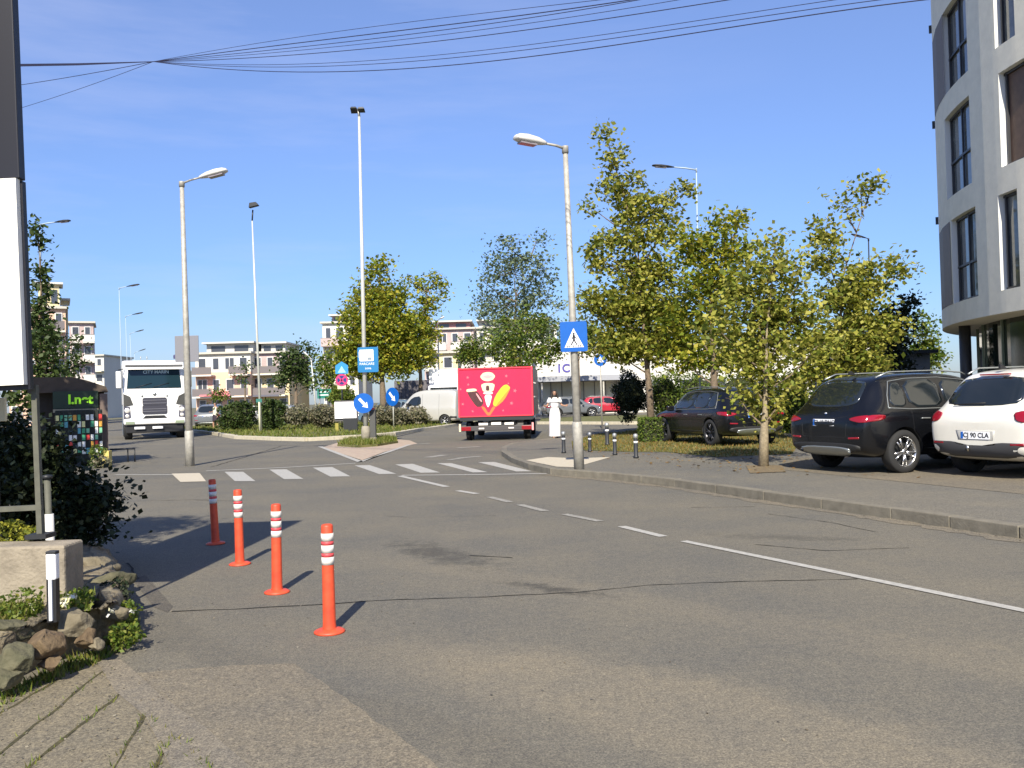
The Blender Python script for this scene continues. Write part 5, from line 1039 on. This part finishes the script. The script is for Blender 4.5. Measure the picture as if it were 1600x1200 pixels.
# further cars
grey = mat('grey_car_paint', (.13, .14, .15), .3, coat=.6); bluec = mat('blue_grey_car', (.10, .15, .20), .3, coat=.7); redc = mat('red_car_paint', (.42, .02, .04), .3, coat=.7); silv = mat('silver_car_paint', (.42, .42, .40), .3, .4, coat=.5)
def far_car(label, u, y, hdg, paint, L_=4.3, H_=1.5, z=0): q = P(u, 650, y); return suv(label, (q.x, y, z), hdg, L_, 1.8, H_, paint, style='b', txt='CJ', group='distant parked cars')[0]
far_car('silver car facing left behind the shrubs of the roundabout', 470, 66, R(-80), silv)
far_car('blue grey car behind the second arrow sign', 655, 60, R(-75), bluec, H_=1.65)
far_car('grey off roader at the far left of the roundabout beside the pedestrian', 322, 62, R(-5), grey, H_=1.7)
far_car('dark car seen between the red truck and the woman', 850, 66, R(80), grey)
far_car('red car behind the crossing sign pole', 905, 69, R(85), redc)
far_car('silver car parked far behind the shrubs left of the mast', 400, 88, R(70), silv)
far_car('white car far behind the green direction board', 365, 92, R(60), whitep)
# grey van
VAN = [(0.0, .42, 1.0, 1.62, .88, .90, .78), (.05, .32, 1.05, 1.78, .94, .96, .84), (.3, .28, 1.05, 1.86, .98, 1, .86), (1.5, .26, 1.05, 1.88, .985, 1, .86), (2.4, .26, 1.05, 1.87, .985, 1, .85), (2.95, .26, 1.03, 1.72, .985, 1, .80), (3.35, .26, 1.0, 1.36, .985, .98, .76), (3.62, .26, .98, 1.12, .98, .97, .74), (4.0, .28, .86, .96, .93, .92, .66), (4.25, .36, .70, .78, .82, .82, .52), (4.3, .44, .58, .64, .72, .72, .45)]
q = P(715, 650, 53); root = empty('van', 'silver delivery van facing left behind the red truck', 'van', (q.x+.3, 53, 0), R(68)); vp = mat('van_silver', (.48, .47, .43), .4, .2, coat=.4)
B = Body(root, [(y, a*1.08, b_*1.12, c*1.16, d, e, f) for y, a, b_, c, d, e, f in VAN], 1.85, vp, [.75, 3.45], .34); B.len = 4.3
for sd_, s_ in (('R', 1), ('L', -1)):
    B.patch('side_window', [(2.3, 1.25), (3.4, 1.2), (2.9, 1.75), (2.3, 1.82)], sd_, glassd, it=1); B.line('door_gap', [(2.2, 1.9), (2.2, .5)], sd_, black, .006, 0); B.line('door_gap', [(1.1, 1.9), (1.1, .5)], sd_, black, .006, 0)
    B.patch('bumper_trim', [(.0, .62), (.4, .62), (.4, .45), (.0, .45)], sd_, trim, .01, it=0)
    MB().box((s_*1.03, 3.1, 1.3), (.2, .12, .22)).build('mirror', trim, root, bevel=.02)
    for wy in (.75, 3.45): wheel(root, s_*.9, wy, .34, .2, rim_s)
B.patch('windscreen', [(-.68, 1.25), (.68, 1.25), (.6, 1.85), (-.6, 1.85)], 'F', glassd)
for s_ in (-1, 1): B.patch('headlight', [(s_*.5, .95), (s_*.82, 1.0), (s_*.84, .78), (s_*.52, .75)], 'F', chrome)
B.patch('front_bumper', [(-.8, .6), (.8, .6), (.76, .4), (-.76, .4)], 'F', trim, .01)
# white box truck behind the van
q = P(697, 620, 62); t = empty('box_truck', 'plain white box truck behind the silver van', 'truck', (q.x, 62, 0)); MB().box((0, 2.5, 2.35), (2.3, 5, 2.7)).build('cargo_box', signwhite, t, bevel=.04); MB().box((-.0, 2.5, .8), (1.0, 5.2, .25)).build('chassis', dark, t)
MB().box((0, -1.1, 1.6), (2.1, 1.8, 1.9)).build('cab', signwhite, t, bevel=.12); MB().box((0, -2.01, 2.0), (1.8, .04, .8)).build('windscreen', glassd, t)
for s_ in (-1, 1):
    for wy in (-1.1, 4): wheel(t, s_*1.1, wy, .42, .26, rim_s)
MB().box((-1.24, .15, 2.3), (.02, .35, 2.2)).build('side_strip', mat('navy', (.02, .02, .1), .5), t)
# grey panel truck / container left of white truck
q = P(655, 600, 70); t = empty('container', 'dark grey container behind the right arrow sign', 'container', (q.x, 70, 0)); MB().box((0, 1.2, 1.9), (3.9, 2.4, 2.5)).build('shell', mat('container_grey', (.13, .12, .13), .7, noise=.1), t, bevel=.03)
for i in range(12): MB().box((-1.8+i*.33, -.02, 1.9), (.1, .05, 2.3)).build('rib', mat('container_grey', (.13, .12, .13), .7), t)
for x in (-1.6, 1.6): MB().box((x, 1.2, .33), (.3, 2, .66)).build('support', dark, t)
# ---------------- white tipper truck facing the camera
dT = 45.0; q = P(242, 640, dT); k = 1.16
t = empty('tipper_truck', 'large white truck facing the camera on the left road', 'truck', (q.x, dT, 0), R(24)); t.scale = (k, k, k)
tw_ = mat('truck_white', (.80, .79, .76), .4, coat=.3); Wd = 2.5
prof = [(0, .62), (0, 1.15), (.0, 1.95), (.10, 2.25), (.22, 3.1), (.45, 3.42), (2.1, 3.5), (2.1, .62)]      # (depth, height)
SID = Matrix(((0, 0, 1, 0), (1, 0, 0, 0), (0, 1, 0, 0), (0, 0, 0, 1)))
MB().prism(prof, -Wd/2, Wd/2, mt=SID).build('cab', tw_, t, bevel=.09)
def fpan(name, pts, m, y_of, d=.03, par=None):   # pts (x,z) on the raked front
    b = MB(); n = len(pts); vs = [(x, y_of(z)-d, z) for x, z in pts]+[(x, y_of(z)+.02, z) for x, z in pts]
    b.add(vs, [tuple(range(n)), tuple(range(n, 2*n))[::-1]]+[(i, n+i, n+(i+1) % n, (i+1) % n) for i in range(n)]); return b.build(name, m, par or t, bevel=.008)
def yo(z): return 0 if z < 1.95 else (.10*(z-1.95)/.3 if z < 2.25 else (.10+.12*(z-2.25)/.85 if z < 3.1 else .22+(z-3.1)*.7))
ws_ = fpan('windscreen', [(-1.10, 2.20), (1.10, 2.20), (1.03, 3.02), (-1.03, 3.02)], mat('truck_glass', (.012, .03, .04), .1, spec=.35), yo)
text_mesh('lettering', 'CITY MARIN', .19, mat('sticker', (.55, .68, .66), .5), ws_, (.08, yo(2.93)-.035, 2.9), (R(90-8), 0, 0), .003, bold=.004)
MB().box((0, -.12, 3.16), (2.3, .28, .1)).build('sun_visor', mat('visor', (.10, .10, .10), .5), t, bevel=.02)
for x in (-.35, .35): MB().tube([(x-.4, yo(2.25)-.05, 2.24), (x+.25, yo(2.4)-.05, 2.42)], .012, 5).build('wiper', black, t)
fpan('upper_grille', rr := [(x, z+1.62) for x, z in rrect(.98, .34, .08)], mat('grille_dark', (.035, .035, .05), .6), yo, .035)
fpan('lower_grille', [(x, z+1.28) for x, z in rrect(1.0, .40, .08)], mat('grille_dark', (.035, .035, .05), .6), yo, .035)
for z in (1.55, 1.68, 1.2, 1.3): MB().box((0, -.045, z), (.94, .02, .015)).build('grille_slat', mat('slat', (.25, .25, .28), .4), t)
fpan('bumper_intake', [(-.38, 1.02), (.38, 1.02), (.55, .84), (-.55, .84)], black, yo, .04)
MB().lathe([(0, .02), (.07, .02), (.075, 0)], 18, mt=Matrix.Translation((.0, -.01, 1.95)) @ Matrix.Rotation(R(90), 4, 'X')).build('emblem', silver_trim, t)
for x in (-.5, .5): MB().lathe([(0, .02), (.04, .02), (.045, 0)], 12, mt=Matrix.Translation((x, -.01, 1.87)) @ Matrix.Rotation(R(90), 4, 'X')).build('washer_cap', silver_trim, t)
for s_ in (-1, 1):
    fpan('side_deflector', [(s_*1.24, 1.98), (s_*.98, 1.85), (s_*.86, 1.5), (s_*1.24, 1.42)][::s_], mat('deflector', (.05, .05, .045), .6), yo, .03)
    h_ = fpan('headlight_housing', [(s_*1.24, 1.42), (s_*1.0, 1.42), (s_*.96, .95), (s_*1.24, .88)][::s_], mat('housing', (.06, .06, .09), .5), yo, .035)
    for z, r_ in ((1.26, .115), (1.02, .085)): MB().lathe([(0, .03), (r_*.7, .025), (r_, 0)], 18, mt=Matrix.Translation((s_*1.10, -.03, z)) @ Matrix.Rotation(R(90), 4, 'X')).build('headlight', mat('headlight_lens', (.85, .82, .75), .15, .3), h_)
    MB().box((s_*1.0, -.06, .72), (.36, .04, .12)).build('fog_lamp', mat('fog', (.25, .30, .2), .3), t, bevel=.01)
    MB().tube([(s_*1.2, .15, 3.05), (s_*1.42, -.12, 3.0)], .02, 6).build('mirror_arm', black, t)
    MB().box((s_*1.42, -.12, 2.58), (.2, .12, .72)).build('mirror', tw_ if s_ < 0 else mat('mirror_back', (.22, .21, .15), .6), t, bevel=.03)
    MB().box((s_*1.262, .9, 2.6), (.02, .9, .75)).build('side_window', glassd, t)
    for wy in (.75, 4.6, 5.9): wheel(t, s_*1.22, wy, .5, .32, rim_d)
MB().box((0, .12, .78), (2.46, .34, .26)).build('bumper', tw_, t, bevel=.05)
MB().box((0, .2, .46), (2.3, .3, .36)).build('lower_bumper', black, t, bevel=.03)
for x in (-.62, .1): MB().box((x, -.05, .50), (.42, .02, .10)).build('number_plate', signwhite, t)
MB().box((0, 4.8, 2.5), (2.5, 4.9, 2.0)).build('tipper_body', mat('tipper_grey', (.62, .6, .55), .6), t, bevel=.04); MB().box((0, 3.8, .95), (.95, 6.6, .3)).build('chassis', dark, t)
MB().box((.95, .9, 3.6), (.2, .3, .18)).build('beacon', mat('beacon', (.06, .06, .14), .4), t, bevel=.03)
for x in (-.5, -.25): MB().tube([(x, .8, 3.48), (x, .8, 3.62)], .02, 6).build('horn', steel, t)
# ---------------- red box truck seen from behind
dR = 33.2; q = P(775, 640, dR); t = empty('red_box_truck', 'red box truck seen from behind with ice creams printed on its doors', 'truck', (q.x, dR, 0), -R(4))
wR = sc(118, dR); zb0 = P(775, 651, dR).z; zt0 = P(775, 574, dR).z; hR_ = zt0-zb0; zc_ = (zb0+zt0)/2
redb = mat('truck_red', (.68, .010, .065), .45, noise=.06, nscale=2); side_b = mat('shaded_side_print', (.06, .035, .02), .5, col2=(.11, .07, .035), nscale=2.2)  # brown print of the box side with its shade put into the colour
MB().box((0, 2.3, zc_), (wR-.02, 4.5, hR_)).build('cargo_box', side_b, t, bevel=.03)
dr_ = MB().box((0, -.0, zc_), (wR, .09, hR_)).build('rear_doors', redb, t, bevel=.02)
for x in (-wR/2+.04, wR/2-.04): MB().box((x, -.06, zc_), (.05, .04, hR_-.02)).build('door_edge', mat('edge_red', (.7, .05, .07), .4), dr_)
for z in (zb0+.03, zt0-.03): MB().box((0, -.06, z), (wR-.14, .04, .045)).build('door_edge', mat('edge_red', (.7, .05, .07), .4), dr_)
g_cream = mat('print_cream', (.80, .66, .42), .5); g_choc = mat('print_chocolate', (.07, .02, .02), .5, noise=.3, nscale=10); g_yel = mat('print_yellow', (.75, .55, .03), .5, col2=(.55, .5, .03), nscale=9); g_or = mat('print_orange', (.75, .16, .04), .5); g_pink = mat('print_pink', (.80, .35, .35), .5); g_w = mat('print_white', (.8, .74, .68), .5)
def gpx(u, v): return ((u-643)/1286*150, (v-600)/1200*140)
def print_(name, px, m, lay=0, it=1):    # pixel outline in the 1286x1200 zoom of 700..850 x 560..700
    pts = [((700+a*150/1286-775)*dR/FPX-.0, P(775, 560+c*140/1200, dR).z) for a, c in px]
    MB().prism(smooth_poly(pts, it) if it else pts, .046+lay*.004, .049+lay*.004, mt=UPR).build(name, m, dr_)
print_('printed_logo', [(440, 240), (480, 190), (545, 178), (610, 190), (650, 240), (610, 290), (545, 305), (480, 290)], g_cream)
print_('printed_logo', [(470, 240), (545, 215), (620, 240), (545, 268)], g_pink, 1)
print_('printed_ice_cream', [(450, 350), (490, 330), (540, 325), (600, 330), (640, 350), (610, 450), (480, 450)], g_cream)
print_('printed_ice_cream', [(520, 360), (560, 360), (565, 430), (515, 430)], g_choc, 1)
print_('printed_cup', [(480, 450), (610, 450), (605, 475), (545, 480), (480, 470)], g_w, 1)
print_('printed_cone', [(490, 485), (600, 485), (570, 600), (540, 660), (515, 610)], g_w)
print_('printed_bar', [(255, 430), (390, 420), (480, 550), (480, 600), (440, 645), (380, 640), (300, 520)], g_choc)
print_('printed_bar_cream', [(255, 400), (380, 395), (400, 430), (255, 442)], g_cream, 1)
print_('printed_highlight', [(375, 460), (395, 460), (465, 570), (445, 580)], g_pink, 1)
print_('printed_cornet', [(600, 620), (640, 500), (740, 370), (800, 350), (850, 400), (760, 560), (650, 650)], g_yel)
print_('printed_cornet', [(810, 430), (850, 400), (760, 560), (650, 650), (640, 635)], mat('print_ochre', (.45, .28, .03), .5), 1)
print_('printed_glow', [(440, 640), (490, 640), (545, 740), (600, 640), (650, 640), (560, 768), (530, 768)], g_or)
for a, c, r_ in ((275, 245, 22), (795, 240, 22), (905, 440, 26), (855, 605, 26), (200, 600, 20), (175, 400, 16), (330, 700, 18), (740, 700, 16), (280, 340, 18), (820, 340, 14)):
    print_('printed_star', [(a+r_*(1.15 if j % 2 == 0 else .45)*math.cos(j*math.pi/5), c+r_*(1.15 if j % 2 == 0 else .45)*math.sin(j*math.pi/5)) for j in range(10)], mat('print_rose', (.75, .13, .17), .5), 0, 0)
MB().box((0, .3, zb0-.07), (wR-.1, .7, .13)).build('sill', dark, t); MB().box((-.0, -.03, zb0-.04), (.25, .03, .06)).build('sill_lamp', g_w, t)
zbm = P(775, 668, dR).z; MB().box((0, .0, zbm-.02), (wR-.16, .14, .18)).build('bumper', mat('bumper_grey', (.06, .055, .055), .6), t, bevel=.02)
for s_ in (-1, 1):
    MB().box((s_*(wR/2-.28), -.08, zbm-.02), (.36, .05, .15)).build('tail_light', redlens, t, bevel=.01); MB().box((s_*(wR/2-.05), -.07, zbm+.02), (.07, .05, .28)).build('marker_strip', g_pink if s_ > 0 else g_cream, t)
    for x, z in ((.48, .14), (.55, -.02)): MB().box((s_*x, -.08, zbm+z), (.34 if z > 0 else .2, .03, .085 if z > 0 else .05)).build('reflector_plate', g_w, t)
    for wy in (.95, 4.9): wheel(t, s_*(wR/2-.18), wy, .36, .26, rim_d)
    MB().box((s_*(wR/2-.35), 1.6, .5), (.1, 2.6, .3)).build('side_guard', dark, t)
MB().box((0, -.09, zbm+.15), (.36, .02, .1)).build('number_plate', g_w, t)
MB().box((0, 2.6, .55), (.9, 5.2, .22)).build('chassis', dark, t); MB().box((0, 5.35, 1.35), (wR-.4, 1.4, 1.7)).build('cab', mat('cab_white', (.7, .69, .66), .4), t, bevel=.15); MB().box((0, 6.06, 1.6), (1.7, .03, .6)).build('windscreen', glassd, t)
for i in range(5):
    for z in (.33, .62): MB().box((wR/2-.0+.005, .5+i*.35, zb0+hR_*z+.1), (.02, .18, .05)).build('printed_lettering', g_w, t)

# ================================================================ PEOPLE
skin = mat('skin', (.42, .24, .16), .6); hairm = mat('dark_hair', (.02, .015, .012), .6)
def skinned(name, nodes, edges, m, parent, sub=2):
    bm = bmesh.new(); vs = [bm.verts.new(p) for p, r_ in nodes]
    for a, c in edges: bm.edges.new((vs[a], vs[c]))
    me = bpy.data.meshes.new(name); bm.to_mesh(me); bm.free(); o = bpy.data.objects.new(name, me); COL.objects.link(o)
    md = o.modifiers.new('k', 'SKIN'); md.use_smooth_shade = True
    for i, (p, r_) in enumerate(nodes): me.skin_vertices[0].data[i].radius = (r_, r_*1.0) if not hasattr(r_, '__len__') else r_
    me.skin_vertices[0].data[0].use_root = True
    s_ = o.modifiers.new('s', 'SUBSURF'); s_.levels = s_.render_levels = sub
    dg = bpy.context.evaluated_depsgraph_get(); dg.update(); e = bpy.data.meshes.new_from_object(o.evaluated_get(dg)); o.modifiers.clear(); o.data = e
    e.materials.clear(); e.materials.append(m)
    for p in e.polygons: p.use_smooth = True
    o.parent = parent; return o
def person(label, loc, rz, H, arms, feet, dress=None, top=None, shorts=None, shoes=None):
    k = H/1.65; root = empty('person', label, 'person', loc, rz); root.scale = (k, k, k)
    N = [((0, 0, .92), (.15, .105)), ((0, 0, 1.08), (.115, .085)), ((0, -.005, 1.24), (.135, .09)), ((0, 0, 1.36), (.11, .07)), ((0, 0, 1.43), .048), ((0, -.01, 1.49), .05), ((0, -.012, 1.56), (.072, .088)), ((0, -.005, 1.62), (.058, .07))]
    E_ = [(0, 1), (1, 2), (2, 3), (3, 4), (4, 5), (5, 6), (6, 7)]
    for sx, (el, wr, hd_) in zip((-1, 1), arms):
        i = len(N); N += [((sx*.165, 0, 1.355), .047), (el, .036), (wr, .024)]; E_ += [(3, i), (i, i+1), (i+1, i+2)]
        w_ = Vector(wr); d = (Vector(hd_)-w_).normalized(); sdv = d.cross(Vector((0, 1, 0))); sdv = sdv.normalized() if sdv.length > .1 else Vector((1, 0, 0)); up_ = sdv.cross(d)
        palm = w_+d*.05; j = len(N); N.append((tuple(palm), (.022, .03))); E_.append((i+2, j))
        for f in range(4):
            b_ = palm+sdv*(-.024+.016*f); m1 = b_+d*(.045+.004*(1-abs(f-1.5)))-up_*.004; m2 = m1+d*.028-up_*.012; n_ = len(N); N += [(tuple(b_+d*.02), .009), (tuple(m1), .008), (tuple(m2), .006)]; E_ += [(j, n_), (n_, n_+1), (n_+1, n_+2)]
        n_ = len(N); N += [(tuple(w_+d*.03-sdv*.03), .01), (tuple(w_+d*.06-sdv*.045-up_*.01), .008)]; E_ += [(j, n_), (n_, n_+1)]
    for sx, (kn, an, to) in zip((-1, 1), feet):
        i = len(N); N += [((sx*.085, 0, .84), .095), (kn, .058), (an, .038), ((an[0], an[1]+.03, .035), .035), (to, .026)]; E_ += [(0, i), (i, i+1), (i+1, i+2), (i+2, i+3), (i+3, i+4)]
    body = skinned('body', N, E_, skin, root)
    # face
    f = MB(); f.lathe([(0, -.02), (.012, 0), (.004, .035)], 8, mt=Matrix.Translation((0, -.098, 1.545))); f.build('nose', skin, root)
    for sx in (-1, 1):
        MB().lathe([(0, -.011), (.011, 0), (0, .011)], 8, mt=Matrix.Translation((sx*.03, -.086, 1.575))).build('eye', hairm, root)
        MB().box((sx*.079, .0, 1.56), (.016, .03, .05)).build('ear', skin, root, bevel=.006)
    MB().box((0, -.088, 1.512), (.04, .012, .01)).build('mouth', mat('lips', (.35, .08, .08), .5), root, bevel=.003)
    return root, body
def cloth(name, prof, m, root, ny=28, fold=0, nf=9):
    b = MB(); vs = []
    for (z, rx, ry, cx, cy) in prof:
        for j in range(ny):
            a = 2*math.pi*j/ny; f_ = 1+fold*math.sin(nf*a)*max(0, min(1, (1.0-z)))
            vs.append((cx+rx*math.cos(a)*f_, cy+ry*math.sin(a)*f_, z))
    b.add(vs, [(i*ny+j, i*ny+(j+1) % ny, (i+1)*ny+(j+1) % ny, (i+1)*ny+j) for i in range(len(prof)-1) for j in range(ny)], 0, True); return b.build(name, m, root)
dressm = mat('white_dress', (.82, .81, .80), .8, bump=.2, bscale=15)
q = P(868, 683, 31.2)
r_, _ = person('woman in a long white dress with dark hair walking toward the camera, elbows out', (q.x, 31.2, .12), R(8), 1.66,
    [((-.25, .03, 1.13), (-.34, -.16, 1.10), (-.42, -.22, 1.14)), ((.25, .03, 1.13), (.34, -.16, 1.10), (.42, -.22, 1.14))], [((-.09, -.06, .48), (-.09, -.10, .09), (-.10, -.24, .03)), ((.09, .05, .48), (.08, .14, .12), (.09, .02, .03))])
d_ = cloth('dress', [(1.40, .10, .07, 0, 0), (1.385, .165, .09, 0, 0), (1.34, .178, .108, 0, -.003), (1.27, .165, .118, 0, -.01), (1.20, .15, .11, 0, -.008), (1.08, .128, .10, 0, 0), (1.0, .15, .115, 0, 0), (.90, .182, .135, 0, 0), (.7, .20, .16, 0, 0), (.45, .195, .18, -.01, 0), (.2, .19, .19, -.015, 0), (.07, .195, .20, -.02, 0)], dressm, r_, fold=.05)
for z, rx in ((1.225, .160), (1.07, .134)): cloth('dark_band', [(z+.012, rx, rx*.78, 0, -.004), (z-.012, rx, rx*.78, 0, -.004)], mat('band_grey', (.08, .08, .10), .7), r_)
for sx in (-1, 1): MB().tube([(sx*.15, 0, 1.385), (sx*.20, .01, 1.28), (sx*.225, .015, 1.22)], [.055, .062, .06], 10).build('sleeve', dressm, r_)
h_ = MB(); h_.lathe([(.03, 1.655), (.07, 1.645), (.09, 1.6), (.092, 1.55), (.10, 1.47), (.115, 1.38), (.11, 1.28), (.07, 1.24), (.0, 1.24)], 18, mt=Matrix.Translation((0, .042, 0))); h_.build('hair', hairm, r_)
for sx in (-1, 1): MB().tube([(sx*.06, -.03, 1.63), (sx*.088, -.045, 1.55), (sx*.10, -.055, 1.44), (sx*.11, -.07, 1.31)], [.022, .026, .034, .02], 8).build('hair_lock', hairm, r_)
q = P(337, 668, 58)
r_, _ = person('pedestrian in a pale top and dark shorts beside the grey off roader, far left', (q.x, 58, .0), R(-40), 1.8, [((-.24, .02, 1.12), (-.2, -.2, 1.08), (-.16, -.3, 1.1)), ((.25, .04, 1.12), (.26, -.02, .88), (.26, -.04, .8))], [((-.1, -.08, .48), (-.12, -.06, .09), (-.12, -.2, .03)), ((.1, .04, .48), (.12, .12, .1), (.12, 0, .03))])
cloth('top', [(1.40, .08, .06, 0, 0), (1.38, .17, .09, 0, 0), (1.3, .185, .12, 0, 0), (1.1, .16, .125, 0, 0), (.88, .19, .145, 0, 0)], mat('pale_top', (.62, .58, .48), .8), r_)
cloth('shorts', [(1.0, .15, .12, 0, 0), (.9, .185, .15, 0, 0), (.72, .20, .16, 0, 0), (.55, .19, .17, 0, 0)], mat('dark_shorts', (.03, .02, .03), .8), r_)
MB().lathe([(.0, 1.665), (.05, 1.655), (.083, 1.61), (.088, 1.56), (.06, 1.5), (0, 1.49)], 14, mt=Matrix.Translation((0, .025, 0))).build('hair', hairm, r_)
